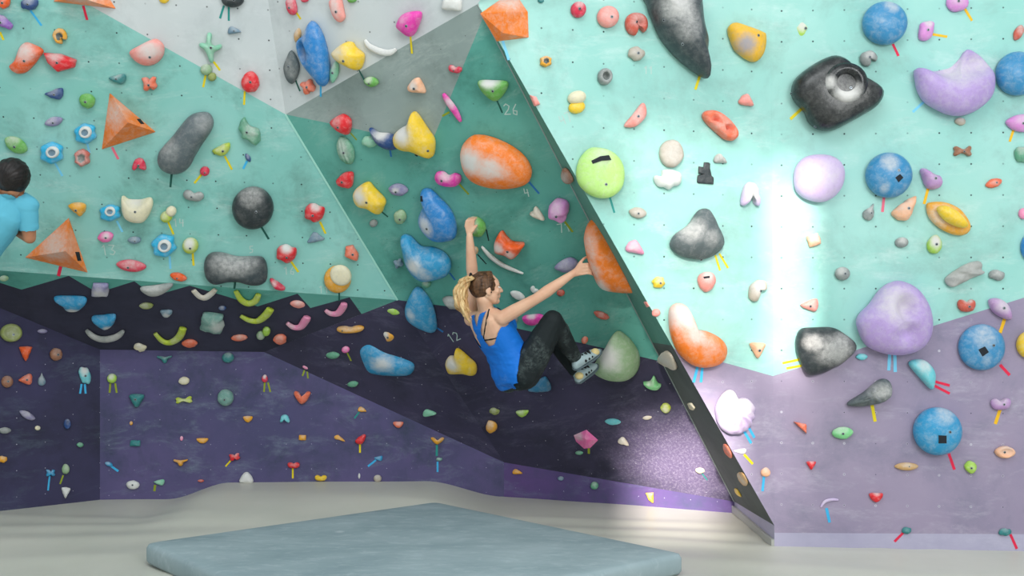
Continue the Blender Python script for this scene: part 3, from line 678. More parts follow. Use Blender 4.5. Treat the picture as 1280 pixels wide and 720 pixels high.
# ===== pale upper wall =====
h(U, 'out', [(358, 0), (366, -3), (370, 4), (371, 15), (366, 19), (360, 14)], 'crimson', 'small pink-red hold above the big blue jug', t='y 370 15 376 24')
h(U, 'oval', (381, -1, 10, 8), 'crimson', 'pink bump at the top edge', bolts=())
h(U, 'leaf', (372, 44, 18, 9, 80), 'tan', 'small brown hold behind the big blue jug', bolts=())
h(U, 'out', [(364, 63), (371, 72), (374, 84), (371, 97), (365, 105), (358, 98), (355, 84), (359, 72)], 'darkstone', 'dark grey diamond beside the big blue jug', t='d 369 99 375 114 2.2', hk=.45, ch=(0, 0, 1, .2))
h(U, 'out', [(389, 26), (398, 34), (406, 55), (411, 82), (409, 104), (401, 108), (394, 100), (383, 87), (376, 76), (371, 60), (372, 50), (380, 43), (383, 34)], 'blue', 'big blue scooped jug on the pale wall', t='b 401 106 401 121', k=(.15, 0), hk=.5, ch=((-.2, .7, .5, .2), (-.7, 0, .3, .3)), dent=[(-.55, .1, .42, 1.2)], bolts=())
h(U, 'notch', (385, 108, 16, 17, 25), 'coral', 'small coral rock below the big blue jug', nz=.15)
h(U, 'out', [(412, 2), (418, -4), (426, -2), (430, 15), (431, 23), (425, 28), (418, 22), (414, 12)], 'salmon', 'pink and white upright hold near the top', ch=(0, .2, 1.1, .6))
h(U, 'oval', (440, -1, 12, 9), 'green', 'green bump at the top edge', bolts=())
h(U, 'out', [(419, 64), (436, 52), (444, 60), (454, 69), (452, 83), (447, 88), (436, 83), (427, 78), (420, 71)], 'sun', 'yellow jug beside the big blue jug', t='d 448 86 457 103 2', ch=(-.5, .4, .9, .6), hk=.6, k=(-.2, .1))
h(U, 'leaf', (418, 90, 28, 11, 80), 'mintgreen', 'pale green drop under the yellow jug', ch=(.1, .6, .9, .5))
bar(U, [(456, 50), (462, 58), (474, 64), (486, 66), (495, 62)], 9, 'white', 'grey-white crescent under the magenta hold', taper=.45)
h(U, 'out', [(496, 31), (505, 17), (526, 15), (522, 35), (513, 46), (500, 38)], 'magenta', 'magenta hold with a pointed corner near the top', t='y 513 44 515 67', ch=(-.2, .3, .5, .35), hk=.5)
h(U, 'sq', (565, 5, 24, 17, -5), 'white', 'off-white block near the top edge', ch=(0, .5, 1, .7), bolts=())
# ===== central overhang =====
h(C, 'leaf', (464, 102, 19, 13, -12), 'green', 'green and white stub at the end of the dark tape', ch=(-.2, .5, .9, .7))
h(C, 'wedge', (523, 108, 23, 20, 150), 'peach', 'cream and peach rounded hold on the grey paint', ch=(-.2, .3, .8, .8))
h(C, 'bean', (569, 86, 17, 10, -12), 'crimson', 'small crimson hold on the grey paint', ch=(0, .6, .8, .5))
bar(C, [(554, 117), (560, 126), (569, 139), (576, 152)], 10, 'magenta', 'thin slanted magenta blade', t='o 562 140 553 145', ch=(-.2, .3, .8, .6), taper=.6)
h(C, 'out', [(598, 102), (616, 101), (634, 103), (632, 115), (620, 127), (605, 117)], 'green', 'green bowl with a white top', t='d 621 125 628 141 2.2', ch=(0, .9, 1.0, 1.0), hk=.6, k=(0, .2))
h(C, 'out', [(413, 152), (427, 143), (438, 150), (438, 163), (433, 168), (420, 160)], 'red', 'upper red lump on the overhang', t='o 438 166 446 175 2', ch=(-.2, .4, .7, .35), hk=.55)
h(C, 'out', [(516, 140), (522, 144), (528, 153), (536, 165), (543, 176), (543, 190), (540, 197), (532, 195), (518, 189), (505, 187), (495, 181), (493, 170), (499, 162), (510, 155)], 'sun', 'big yellow horned jug on the overhang', t='k 523 188 520 195 4', ch=(-.45, .35, .75, 1.0), hk=.45, k=(-.1, 0), bolts=(.6, -.5))
h(C, 'out', [(462, 160), (472, 166), (485, 167), (495, 172), (499, 184), (488, 187), (476, 182), (468, 174)], 'navyblue', 'navy and white shell behind the yellow jug', t='u 487 184 489 196', ch=(0, .7, .9, 1.0), hk=.5, bolts=())
h(C, 'leaf', (432, 188, 37, 22, -68), 'jade', 'ribbed pale green oval', ch=(0, .2, 1.1, .5), hk=.4, rid=(0, 5, .12))
h(C, 'rock', (462, 177, 20, 14, -10), 'mintgreen', 'smooth mint-coloured bump beside the ribbed oval', ch=(0, .2, 1.1, .2), bolts=())
h(C, 'out', [(420, 226), (429, 217), (441, 216), (439, 234), (425, 232)], 'red', 'lower red lump on the overhang', hk=.6, ch=(0, 0, .6, .1))
h(C, 'out', [(442, 244), (446, 235), (459, 228), (467, 236), (481, 251), (480, 259), (475, 267), (462, 260), (448, 256)], 'sun', 'medium yellow horned jug near the crease', t='d 475 263 485 271 2.2', ch=(-.35, .35, .75, .9), hk=.5)
h(C, 'leaf', (498, 237, 24, 16, -8), 'dusk', 'violet-grey shell with a white stripe', ch=(-.1, .2, .6, .9), hk=.5)
h(C, 'bean', (560, 223, 33, 21, -8), 'magenta', 'magenta bean under the big orange egg', t='o 573 229 586 243', ch=(0, .5, .8, .6), hk=.5, bolts=(-.3, .1))
h(C, 'out', [(576, 195), (578, 182), (588, 171), (602, 170), (620, 175), (640, 185), (655, 197), (663, 210), (664, 220), (658, 230), (635, 235), (610, 233), (590, 225), (580, 212)], 'orange', 'big orange egg with a chalked face', t='u 661 227 674 242', ch=((-.55, .3, .7, 1.0), (0, .05, .6, .9), (.3, -.1, .4, .6)), hk=.45, bolts=())
h(C, 'out', [(526, 238), (536, 237), (549, 249), (562, 263), (569, 279), (569, 295), (556, 300), (541, 299), (528, 288), (522, 275), (525, 264), (529, 256), (525, 246)], 'blue', 'deep blue shell-shaped hold', hk=.5, ch=((-.4, -.2, .6, .8),), patch=[[(526, 245), (528, 245), (529, 252), (526, 252)]], bolts=(-.3, -.25), k=(.15, -.1))
h(C, 'out', [(501, 295), (510, 296), (518, 304), (526, 310), (540, 311), (555, 318), (563, 330), (559, 342), (535, 348), (520, 343), (508, 327), (503, 310)], 'azure', 'sky-blue bowl beside the raised forearm', t='u 562 341 569 350', ch=((-.25, -.1, .55, .95), (.1, -.5, .5, .5)), hk=.45, k=(0, -.2), bolts=())
h(C, 'kite', (500, 271, 16, 17, -20), 'sage', 'small pale green crystal')
h(C, 'oval', (467, 279, 10, 9), 'stone', 'tiny grey pebble near the crease', bolts=())
h(C, 'notch', (498, 329, 11, 11, 20), 'bluegrey', 'tiny blue knobs beside the sky-blue bowl', bolts=())
h(C, 'out', [(587, 273), (595, 271), (604, 277), (607, 285), (603, 294), (594, 295), (588, 290)], 'green', 'green ball gripped by the raised hand', t='k 608 287 611 301 1.6', ch=(-.4, .4, 1.1, 1.0), hk=.55, bolts=())
h(C, 'oval', (594, 313, 8, 10), 'tan', 'tiny tan knob beside the forearm', t='k 597 318 608 330 1.5', bolts=())
bar(C, [(602, 308), (613, 320), (630, 332), (654, 342)], 6.5, 'white', 'long thin white rail over the ponytailed head', taper=.55, hk=.8)
h(C, 'out', [(626, 289), (632, 296), (640, 303), (655, 305), (652, 312), (643, 322), (633, 317), (620, 313), (619, 301)], 'deeporange', 'orange chalked two-horned hold', ch=((-.5, .1, .6, .9), (.2, -.4, .5, .7)), hk=.5, prof='flat')
h(C, 'out', [(669, 258), (674, 263), (681, 275), (674, 273), (662, 267), (666, 264)], 'wood', 'small bone-white wing hold', bolts=(), hk=.5)
h(C, 'out', [(686, 263), (688, 255), (696, 249), (708, 252), (711, 260), (709, 268), (705, 277), (696, 275), (687, 271)], 'orchid', 'pink knob beside the chalked number', t='o 706 277 716 290 3', ch=(0, .4, .9, .4), hk=.7, nz=.08, dent=[(.35, -.5, .4, .5)])
h(C, 'out', [(693, 334), (700, 327), (712, 322), (722, 327), (720, 335), (708, 340), (699, 338)], 'dusk', 'violet-grey half shell beside the reaching wrist', ch=(0, .2, 1, .3), hk=.5, bolts=())
h(C, 'out', [(738, 276), (746, 274), (758, 283), (772, 300), (787, 324), (798, 344), (802, 360), (790, 363), (762, 360), (750, 352), (742, 335), (735, 315), (731, 295), (733, 283)], 'orange', 'long orange slab on the arete under the reaching hand', ch=((-.35, -.6, .5, .95), (-.45, 0, .4, .6), (-.5, .6, .5, .5)), hk=.62, bolts=(), name='climbing_hold')
h(C, 'leaf', (752, 394, 21, 9, -22), 'brick', 'flat brick-red sliver right of the knee', bolts=(), ch=(0, .3, .8, .3))
h(C, 'oval', (731, 425, 8, 8), 'coral', 'tiny coral knob over the climbing shoes', bolts=(), hk=.8)
h(C, 'out', [(653, 396), (661, 394), (675, 393), (679, 397), (672, 405), (662, 406), (656, 403)], 'magenta', 'magenta hold beside the bent knee', ch=(0, .8, .7, .8), hk=.6, bolts=())
h(C, 'leaf', (647, 369, 20, 10, -25), 'white', 'white wing hold between face and arm', bolts=())
h(C, 'bean', (668, 362, 11, 8, -40), 'white', 'small white stub above the elbow', bolts=())
h(C, 'leaf', (645, 399, 9, 5, 90), 'stone', 'tiny grey sliver under the upper arm', bolts=())
h(C, 'oval', (701, 366, 10, 8), 'brick', 'tiny red hold under the forearm', bolts=())
h(C, 'out', [(743, 462), (748, 449), (757, 436), (770, 416), (783, 423), (792, 433), (799, 447), (798, 463), (790, 473), (775, 476), (757, 472)], 'sage', 'big sage and white shell under the climbing shoes', ch=((-.2, .4, .75, 1.0), (.1, .1, .4, .5)), hk=.5, k=(-.15, .1), bolts=())
h(C, 'out', [(804, 478), (812, 477), (817, 470), (822, 479), (827, 482), (819, 487), (808, 483)], 'springgreen', 'small green wing on the dark paint', ch=(-.2, .4, .7, .6), bolts=())
h(C, 'out', [(661, 488), (668, 480), (680, 471), (686, 477), (687, 488)], 'petrol', 'dark blue wedge below the seated thigh', hk=.5, bolts=(), ch=())
h(C, 'leaf', (626, 477, 12, 8, -25), 'amber', 'yellow sliver peeking out under the blue top', bolts=())
h(C, 'oval', (642, 424, 5, 7), 'deeporange', 'tiny orange speck between top and thigh', bolts=())
h(C, 'out', [(557, 453), (561, 446), (567, 446), (570, 436), (577, 440), (586, 448), (595, 457), (594, 468), (580, 466), (563, 466), (559, 462)], 'sun', 'yellow horned jug on the dark paint', ch=(-.4, .2, .75, .95), hk=.45, bolts=())
h(C, 'out', [(508, 390), (510, 377), (519, 360), (527, 362), (539, 379), (545, 400), (544, 415), (528, 411), (513, 401)], 'azure', 'upright blue fin on the paint border', t='u 545 409 554 415', ch=((-.6, 0, .4, .6),), hk=.4, k=(-.2, 0), bolts=())
h(C, 'leaf', (564, 378, 24, 15, -28), 'stone', 'grey-white oval behind the ponytail', ch=(0, .2, 1, .6), bolts=())
h(C, 'rock', (533, 355, 12, 9), 'jade', 'tiny green chip under the sky-blue bowl', bolts=())
h(C, 'wedge', (780, 552, 15, 9, 150), 'wood', 'slanted bone-white sliver on the dark paint', bolts=())
h(C, 'leaf', (766, 527, 20, 8, -4), 'aqua', 'flat teal sliver on the dark paint', bolts=(), ch=())
h(C, 'leaf', (809, 522, 12, 5, 5), 'wood', 'tiny cream sliver on the dark paint', bolts=())
vol(C, [(717, 544), (733, 537), (748, 550), (738, 560), (730, 561), (720, 552)], [(733, 550, .05), (731, 548, .055)], [(0, 1, 7), (1, 2, 6, 7), (2, 3, 6), (3, 4, 6), (4, 5, 7, 6), (5, 0, 7)], 'hotpink', 'small faceted pink block', t='o 736 560 736 567', ch=((-.4, .5, .6, .6),))
h(C, 'leaf', (724, 566, 10, 5), 'jade', 'tiny green chip beside the pink block', bolts=())
h(C, 'rock', (618, 514, 13, 8, -15), 'olive', 'olive chip above the orange knob', bolts=())
h(C, 'half', (653, 517, 16, 8, 4), 'lime', 'lime chip under the climber', bolts=())
h(C, 'egg', (614, 533, 14, 15, 30), 'amber', 'orange knob low on the dark overhang', bolts=())
h(C, 'kite', (832, 510, 13, 12), 'acid', 'pale yellow crystal beside the arete', ch=(0, 0, 1.1, .6), bolts=())
h(C, 'leaf', (875, 588, 12, 7, -5), 'cream', 'cream chip low beside the arete', t='t 877 591 884 600 1.6', bolts=())
h(C, 'leaf', (491, 389, 18, 8, -18), 'lime', 'small green leaf just below the paint border', bolts=())
# ===== dark ridge =====
h(D, 'bean', (438, 411, 34, 10, 2), 'amber', 'long amber bar beside the chalked number eighteen', hk=.7, bolts=(-.5, 0))
h(C, 'out', [(478, 411), (485, 411), (494, 418), (493, 425), (487, 428), (483, 423)], 'amber', 'cream and amber drop under the number nineteen', t='d 493 426 501 434 1.8', ch=(-.3, .3, .9, 1.0))
h(D, 'oval', (432, 437, 10, 8), 'hotpink', 'tiny pink knob on the dark ridge', t='o 434 441 439 451 2', bolts=())
h(D, 'leaf', (416, 444, 17, 9), 'jade', 'small dark green chip on the ridge', bolts=(), ch=())
h(D, 'leaf', (441, 480, 14, 8, 5), 'jade', 'lower dark green chip on the ridge', bolts=(), ch=())
h(C, 'out', [(447, 433), (452, 427), (463, 426), (482, 438), (503, 447), (517, 455), (517, 463), (510, 468), (477, 467), (460, 463), (452, 450)], 'azure', 'wide sky-blue shell on the dark paint', t='u 479 464 477 474 2; u 482 464 484 476 2', ch=((.1, .1, .55, .85),), hk=.45, bolts=())
# ===== light wall beside the arete =====
vol(Rr, [(600, 17), (624, 0), (648, -3), (660, 15), (661, 47), (621, 52)], [(630, 15, .12), (628, 41, .1)], [(0, 6, 7, 5), (0, 1, 6), (1, 2, 6), (2, 3, 6), (3, 7, 6), (3, 4, 7), (4, 5, 7)], 'orange', 'faceted orange volume astride the top of the arete', t='l 628 50 636 75 3.5', ch=((0, .6, .8, .5),))
h(Rr, 'leaf', (676, 1, 8, 6), 'tealh', 'dark green speck at the top edge', bolts=())
h(Rr, 'oval', (723, 12, 19, 20), 'crimson', 'small dark pink ball near the top', ch=(0, .6, .9, .5), hk=.6, dent=[(.1, -.3, .35, .3)])
h(Rr, 'oval', (760, 21, 27, 27), 'salmon', 'round salmon ball near the top', hk=.5, ch=(0, 0, 1.2, .25))
h(Rr, 'cnotch', (795, 30, 28, 28, 0), 'brick', 'pink hold with a keyhole notch', hk=.45, ch=(0, .3, 1, .3), dent=[(.2, 0, .4, .7)])
h(Rr, 'hexa', (682, 77, 15, 14), 'amber', 'tiny orange ring beside the arete', prof='ring', hk=.5, inner='hole')
h(Rr, 'rock', (795, 67, 20, 18, -15), 'beige', 'beige stone below the keyhole hold', nz=.15, ch=(0, 0, 1.2, .3))
h(Rr, 'oval', (756, 96, 18, 21, 0), 'stone', 'grey donut hold above the cream dome', prof='ring', hk=.6, inner='hole', ch=(0, 0, 1.2, .2))
h(Rr, 'oval', (721, 134, 21, 16, 12), 'sun', 'cream dome over a yellow lip', ch=(), hk=.5, sub=[('upper_pad', 'cream', 'oval', (721, 122, 23, 17, 12), dict(hk=.7, ch=(), label='cream pad'))])
h(Rr, 'out', [(781, 155), (790, 144), (802, 129), (807, 133), (807, 146), (795, 158), (782, 159)], 'salmon', 'pink half-disc standing on edge', hk=.4, ch=(0, .1, 1, .3))
h(Rr, 'out', [(805, -18), (809, 0), (815, 18), (827, 45), (845, 68), (864, 85), (884, 98), (883, 86), (880, 70), (881, 55), (875, 30), (872, 0), (868, -18)], 'gunmetal', 'huge dark leaf-shaped hold with scuffed grey flank', t='y 875 94 869 112 3.4', ch=((-.3, .35, .6, .75), (0, -.1, .5, .4)), hk=.55, k=(.1, 0), bolts=[(-.62, .0), (-.1, -.5), (.9, -.93)])
h(Rr, 'out', [(910, 37), (914, 30), (922, 29), (952, 40), (957, 46), (955, 65), (947, 76), (937, 76), (920, 64), (914, 52)], 'ambergrey', 'yellow hold with a worn grey belly', ch=((-.25, -.25, .75, .85),), hk=.4, bolts=(.35, .2))
h(Rr, 'out', [(992, 34), (998, 25), (1006, 24), (1014, 32), (1015, 43), (1008, 50), (996, 49)], 'lime', 'cream-topped lime pebble above the glossy black blob', ch=(-.4, .3, .9, .9))
for_ = [(878, 142), (885, 138), (897, 140), (912, 152), (922, 167), (918, 175), (908, 175), (895, 165), (881, 151)]
h(Rr, 'out', for_, 'coral', 'coral oblong with two finger holes', hk=.45, ch=(0, 0, 1, .2), dent=[(-.45, .35, .3, 1.0), (.35, -.25, .3, 1.0)], bolts=(), prof='flat')
h(Rr, 'wedge', (934, 126, 19, 16, 150), 'salmon', 'small salmon chip above the coral oblong', bolts=())
h(Rr, 'oval', (839, 192, 30, 35), 'beige', 'round beige sponge-like stone', nz=.06, ch=(0, 0, 1.3, .4), hk=.35, prof='flat', bolts=())
h(Rr, 'out', [(818, 219), (826, 221), (829, 213), (839, 212), (849, 216), (852, 222), (850, 230), (842, 233), (837, 237), (829, 234), (820, 231)], 'white', 'white jagged star-shaped rock', nz=.15, ch=(0, .3, 1.2, .6), bolts=())
h(Rr, 'pol', [(873, 208), (879, 209), (880, 202.5), (887.5, 203.5), (887, 210), (889.5, 221), (892, 222), (891.5, 230.5), (871, 229), (871.5, 219), (876, 219), (876, 217), (872.5, 217)], 'coal', 'flat black stepped panel', prof='slab', hk=.12, ch=(), bolts=())
h(Rr, 'wedge', (901, 199, 17, 13, 160), 'driftwood', 'small ribbed beige chip beside the stepped panel', rid=(0, 4, .2), bolts=())
h(Rr, 'arch', (938, 242, 24, 30, 0), 'lavender', 'pale lavender arched hold bleached by sun', ch=(0, .3, 1.3, .9), bolts=())
h(Rr, 'out', [(838, 308), (841, 298), (857, 284), (870, 269), (877, 262), (886, 264), (896, 283), (904, 300), (902, 312), (888, 322), (870, 325), (848, 319)], 'darkstone', 'big grey triangular boulder', t='y 894 319 900 338; y 899 317 910 335', ch=((-.4, .3, .7, .6), (.3, 0, .5, .3)), nz=.06, hk=.4, k=(0, .15), bolts=(.1, -.85))
h(Rr, 'leaf', (797, 266, 22, 15, -10), 'beige', 'small grey-beige pebble under the lime dish', ch=(0, 0, 1.2, .4))
h(Rr, 'wedge', (795, 310, 24, 18, 150), 'pink', 'pale pink block with black patch', ch=(-.2, .2, 1.1, .6), patch=[[(798, 314), (806, 313), (806, 316), (799, 317.5)]], bolts=())
h(Rr, 'hexa', (823, 353, 16, 15, 20), 'sun', 'small pale yellow star hold', ch=(0, .4, 1, .5))
h(Rr, 'out', [(872, 349), (877, 341), (888, 340), (894, 348), (892, 358), (883, 365), (876, 360)], 'salmon', 'salmon knob with black patch in the sun', ch=(0, .6, 1, .7), patch=[[(879, 346), (887, 345), (887, 347.5), (880, 348.5)]], bolts=())
h(Rr, 'out', [(936, 370), (938, 357), (947, 350), (956, 352), (958, 362), (950, 362), (948, 374), (941, 377)], 'beige', 'grey-white curled hold in the sun', ch=(0, .3, 1.2, .7))
h(Rr, 'tri', (947, 438, 20, 20, 180), 'peach', 'coral triangle near the wall corner', ch=(0, .3, .8, .2))
h(Rr, 'out', [(837, 397), (839, 384), (847, 379), (857, 382), (864, 396), (870, 411), (882, 414), (897, 421), (907, 431), (909, 443), (902, 455), (885, 460), (867, 457), (850, 442), (840, 420)], 'orange', 'big curved orange hold with bleached top', t='b 872 458 867 478 3.6; b 878 459 876 478 3.6', ch=((-.55, .75, .7, 1.0), (-.2, .2, .55, .8), (.3, -.2, .5, .35)), hk=.45, k=(-.1, .05), bolts=())
h(Rr, 'leaf', (820, 391, 11, 11, 45), 'salmon', 'small pink chip beside the arete', bolts=())
h(Rr, 'out', [(720, 214), (724, 198), (736, 185), (750, 184), (765, 189), (776, 202), (779, 218), (775, 235), (762, 246), (747, 247), (732, 240), (722, 228)], 'dishlime', 'big round lime-green dish', t='t 762 246 768 266', ch=((0, .6, .7, .4),), prof='flat', hk=.28, k=(.1, -.1), bolts=(.15, -.5), patch=[[(739, 201), (750, 195.5), (761, 194), (764, 200), (752, 201), (741, 205)]], dent=[(.2, .1, .3, .35)])
h(Rr, 'pol', [(662, 119), (670, 121), (675, 131), (668, 133)], 'salmon', 'tiny pink chip on the arete', prof='flat', bolts=())
h(Rr, 'out', [(895, 512), (902, 495), (912, 487), (918, 491), (922, 499), (930, 497), (937, 500), (942, 510), (940, 525), (932, 538), (915, 543), (900, 534)], 'lavender', 'white and lilac ribbed shell', t='b 930 539 939 554 3.4; b 936 535 943 547 3.4', ch=((-.2, .6, 1.1, 1.0), (.4, .3, .7, .7)), hk=.5, bolts=(), rid=(.9, 6, .16))
h(Rr, 'wedge', (927, 563, 20, 9, 0), 'pstripw', 'faint white smear-like flat hold', t='y 930 568 941 580 3.2', bolts=(), hk=.2) if 'pstripw' in MH else h(Rr, 'wedge', (925, 564, 16, 7), 'white', 'faint white flat chip under the ribbed shell', t='y 930 568 941 580 3.2', bolts=(), hk=.25)
h(Rr, 'egg', (957, 590, 12, 12, -10), 'peach', 'small peach knob low by the corner', t='b 955 595 953 614 3.4', bolts=())
# ===== sunlit wall past the corner =====
h(Q, 'out', [(989, 113), (993, 100), (1008, 86), (1030, 73), (1045, 70), (1060, 77), (1072, 92), (1088, 101), (1101, 110), (1104, 119), (1097, 132), (1080, 143), (1060, 154), (1040, 163), (1022, 162), (1010, 152), (1005, 140), (996, 130), (990, 122)], 'black', 'huge glossy black donut blob', t='y 1004 134 988 149 3.6', ch=((0, 0, 1.3, .1), (.15, -.1, .5, .3)), hk=.38, prof='flat', bolts=[(.22, .05), (-.95, .02), (-.45, -.88)], sub=[('scoop_rim', 'black', 'oval', (1057, 104, 56, 52), dict(prof='ring', hk=.25, base=2.05, ch=((0, -.5, .9, 1.0), (-.8, .0, .5, .8))))])
h(Q, 'oval', (1106, 29, 56, 54), 'skyblue', 'blue ball at the top above the black blob', t='r 1116 55 1123 70 3', ch=((.2, .7, .5, .5), (-.35, 0, .25, .25)), hk=.42, bolts=())
h(Q, 'cnotch', (1085, 73, 22, 18, 20), 'stone', 'small grey notched ring touching the black blob', hk=.5, ch=(0, .3, .8, .5), bolts=(0, 0))
h(Q, 'out', [(1183, 4), (1187, -4), (1200, -6), (1210, 0), (1209, 9), (1200, 14), (1188, 13)], 'orchid', 'orchid-pink hold cut by the top edge', t='g 1206 11 1215 26 3')
h(Q, 'out', [(1148, 45), (1150, 31), (1157, 27), (1167, 28), (1166, 42), (1160, 50), (1150, 50)], 'orchid', 'small squarish orchid-pink hold', t='g 1166 43 1184 46 3', ch=(.2, .7, .8, .7))
h(Q, 'out', [(1144, 97), (1143, 88), (1148, 84), (1168, 87), (1190, 82), (1202, 72), (1208, 62), (1215, 61), (1230, 70), (1240, 85), (1243, 100), (1240, 118), (1228, 132), (1210, 142), (1190, 144), (1170, 136), (1155, 126), (1147, 112)], 'violet', 'big violet crescent bowl', t='l 1155 127 1141 140 3', ch=((.0, .35, .75, .6), (.55, .55, .5, .55)), hk=.42, k=(0, -.1), dent=[(-.1, .5, .8, .75), (.5, .6, .6, .6)], bolts=())  # chalk mask here paints the light caught inside the scoop
h(Q, 'oval', (1272, 92, 54, 55), 'skyblue', 'blue ball cut by the frame edge', hk=.42, ch=(), bolts=())
h(Q, 'leaf', (1273, 41, 21, 12, 65), 'brick', 'small brown-pink pebble near the top', bolts=())
h(Q, 'kite', (1200, 152, 14, 10), 'beige', 'tiny beige chip under the violet crescent', bolts=())
h(Q, 'out', [(1257, 153), (1263, 147), (1275, 143), (1288, 145), (1290, 158), (1280, 165), (1266, 162)], 'orchid', 'orchid-pink hold at the frame edge', t='g 1267 162 1262 177 3', ch=(0, .3, .8, .4))
h(Q, 'out', [(992, 222), (995, 208), (1005, 197), (1022, 193), (1040, 195), (1052, 204), (1056, 218), (1052, 235), (1040, 248), (1024, 253), (1006, 248), (995, 238)], 'lavender', 'round pale lavender ball', ch=(.1, .1, .8, .35), hk=.42, bolts=())
h(Q, 'sq', (1017, 300, 16, 16, 20), 'peach', 'small bleached orange square with black patch', ch=(0, .4, 1.2, .8), patch=[[(1008.5, 308), (1017.5, 305), (1018, 308), (1009.5, 311)]], bolts=())
h(Q, 'oval', (1053, 342, 19, 17), 'stone', 'small grey ball with a bolt', ch=(-.3, .4, .9, .6), hk=.55)
h(Q, 'oval', (1111, 219, 58, 57), 'skyblue', 'blue ball with chalky crown on the teal paint', t='p 1105 246 1103 265 3.4', ch=((-.1, .5, .55, .6), (-.3, -.6, .3, .4)), hk=.42, patch=[[(1119, 222), (1125, 217.5), (1129, 222), (1123, 228)]], bolts=(.25, .15))
h(Q, 'out', [(1151, 212), (1157, 211), (1164, 216), (1176, 222), (1177, 230), (1171, 236), (1160, 236), (1155, 228)], 'mauve', 'mauve drop-shaped hold above the yellow dish', t='g 1160 236 1155 255 3.4', ch=(.1, .2, .6, .3), hk=.6)
h(Q, 'out', [(1158, 256), (1165, 252.5), (1182, 253), (1200, 262), (1212, 279), (1211, 290), (1200, 294.5), (1185, 291), (1170, 282), (1160, 270)], 'amber', 'oval yellow dish with a bright raised middle', hk=.3, prof='flat', ch=((-.4, .1, .9, .55),), bolts=(), sub=[('raised_middle', 'sun', 'out', [(1171, 261), (1177, 257), (1188, 259), (1201, 268), (1210, 281), (1204, 285), (1190, 281), (1177, 272)], dict(prof='dome', hk=.5, base=1.0, ch=(), label='bright yellow raised middle'))])
h(Q, 'out', [(1146, 246), (1143, 256), (1135, 275), (1122, 274), (1114, 266), (1125, 256), (1139, 247)], 'peach', 'coral wing-shaped hold beside the yellow dish', nz=.12, hk=.45)
h(Q, 'drop', (1087, 265, 14, 22, -25), 'stone', 'small grey drop beside the coral wing', ch=(0, .5, .8, .6))
h(Q, 'oval', (1127, 303, 17, 13, 5), 'stone', 'small grey pebble under the coral wing', ch=(0, .4, 1, .6), bolts=())
h(Q, 'egg', (1168, 305, 19, 24, -10), 'lime', 'cream pebble with a green underside', ch=(0, .3, 1.15, 1.0))
h(Q, 'bone', (1203, 189, 23, 14), 'brown', 'small brown bow-tie hold', ch=(0, .6, .6, .4))
h(Q, 'leaf', (1242, 229, 22, 12, 18), 'coral', 'small coral leaf on the teal paint', ch=(0, 0, .8, .3))
h(Q, 'oval', (1279, 267, 12, 14), 'pink', 'small pink ball at the frame edge', bolts=())
h(Q, 'rock', (1277, 193, 18, 22, 20), 'jade', 'pale green lump at the frame edge', bolts=())
h(Q, 'oval', (1288, 309, 24, 34), 'blue', 'blue ball sliver at the frame edge', bolts=())
h(Q, 'out', [(1181, 349), (1195, 337), (1212, 328), (1226, 327), (1227, 337), (1231, 341), (1212, 349), (1190, 359)], 'driftwood', 'grey driftwood-like ribbed bar', hk=.4, rid=(1.2, 3, .18), ch=(), bolts=())
h(Q, 'rock', (1246, 344, 20, 14, 170), 'stone', 'small grey stone beside the driftwood bar', ch=(0, .4, 1, .4), bolts=())
h(Q, 'out', [(1071, 405), (1075, 392), (1087, 380), (1100, 362), (1115, 352), (1130, 352), (1147, 361), (1160, 380), (1165, 400), (1163, 420), (1152, 436), (1135, 443), (1118, 444), (1098, 440), (1081, 430)], 'violet', 'giant lilac double-lobed boulder', t='l 1112 442 1111 463 4; l 1118.5 443 1119 465 4', ch=((-.1, .45, .7, .7), (0, 0, .4, .4)), hk=.42, dent=[(.12, .35, .4, .55), (.15, -.3, .4, .3)], bolts=())
h(Q, 'bean', (1208, 381, 22, 19, 0), 'brick', 'small pink-red pebble by the paint border', ch=(0, .8, .8, .6), bolts=(.1, -.2))
h(Q, 'out', [(1236, 375), (1248, 373), (1260, 382), (1264, 399), (1252, 397), (1240, 388)], 'mauve', 'mauve drop on the paint border', t='g 1256 398 1250 416 4', ch=(0, .3, 1, .6), hk=.6)
h(Q, 'oval', (1227, 434, 58, 58), 'skyblue', 'blue disc ball on the lilac paint', t='r 1250 456 1262 469 3.6', ch=((0, .5, .8, .35), (.1, -.5, .4, .2)), hk=.3, patch=[[(1223, 437), (1231, 433), (1236, 440), (1228, 445.5)]], bolts=(.35, .1))
h(Q, 'oval', (1286, 431, 30, 34), 'sun', 'yellow ball at the frame edge', bolts=())
h(Q, 'out', [(995, 425), (999, 414), (1010, 410), (1037, 410), (1055, 417), (1069, 428), (1071, 438), (1060, 450), (1040, 463), (1018, 470), (1008, 467), (1002, 455), (997, 440)], 'coal', 'dark scratched boulder at the wall corner', t='y 1001 449 978 454 3; y 1002 457 983 460.5 3', ch=((-.4, .3, .5, .6), (.3, 0, .9, .55), (.5, .4, .5, .5)), hk=.4, nz=.04, k=(-.1, .1), bolts=())
h(Q, 'leaf', (1077, 446, 15, 9), 'aqua', 'tiny aqua chip beside the dark boulder', bolts=())
h(Q, 'out', [(1136, 455), (1145, 449), (1157, 451), (1167, 462), (1169, 473), (1165, 487), (1152, 475)], 'aqua', 'aqua half-disc standing on edge', t='r 1169 477 1187 482 3.2; r 1168 482 1187 492 3.2', ch=(-.1, .5, .8, .6), hk=.45, bolts=())
h(Q, 'out', [(1059, 504), (1080, 490), (1100, 474), (1112, 477), (1115, 492), (1105, 502), (1085, 507), (1066, 508)], 'darkstone', 'grey ribbed fossil-like wedge', t='y 1090 506 1094 527 4', rid=(.3, 6, .12), ch=((.4, .3, .9, .5),), hk=.5, bolts=())
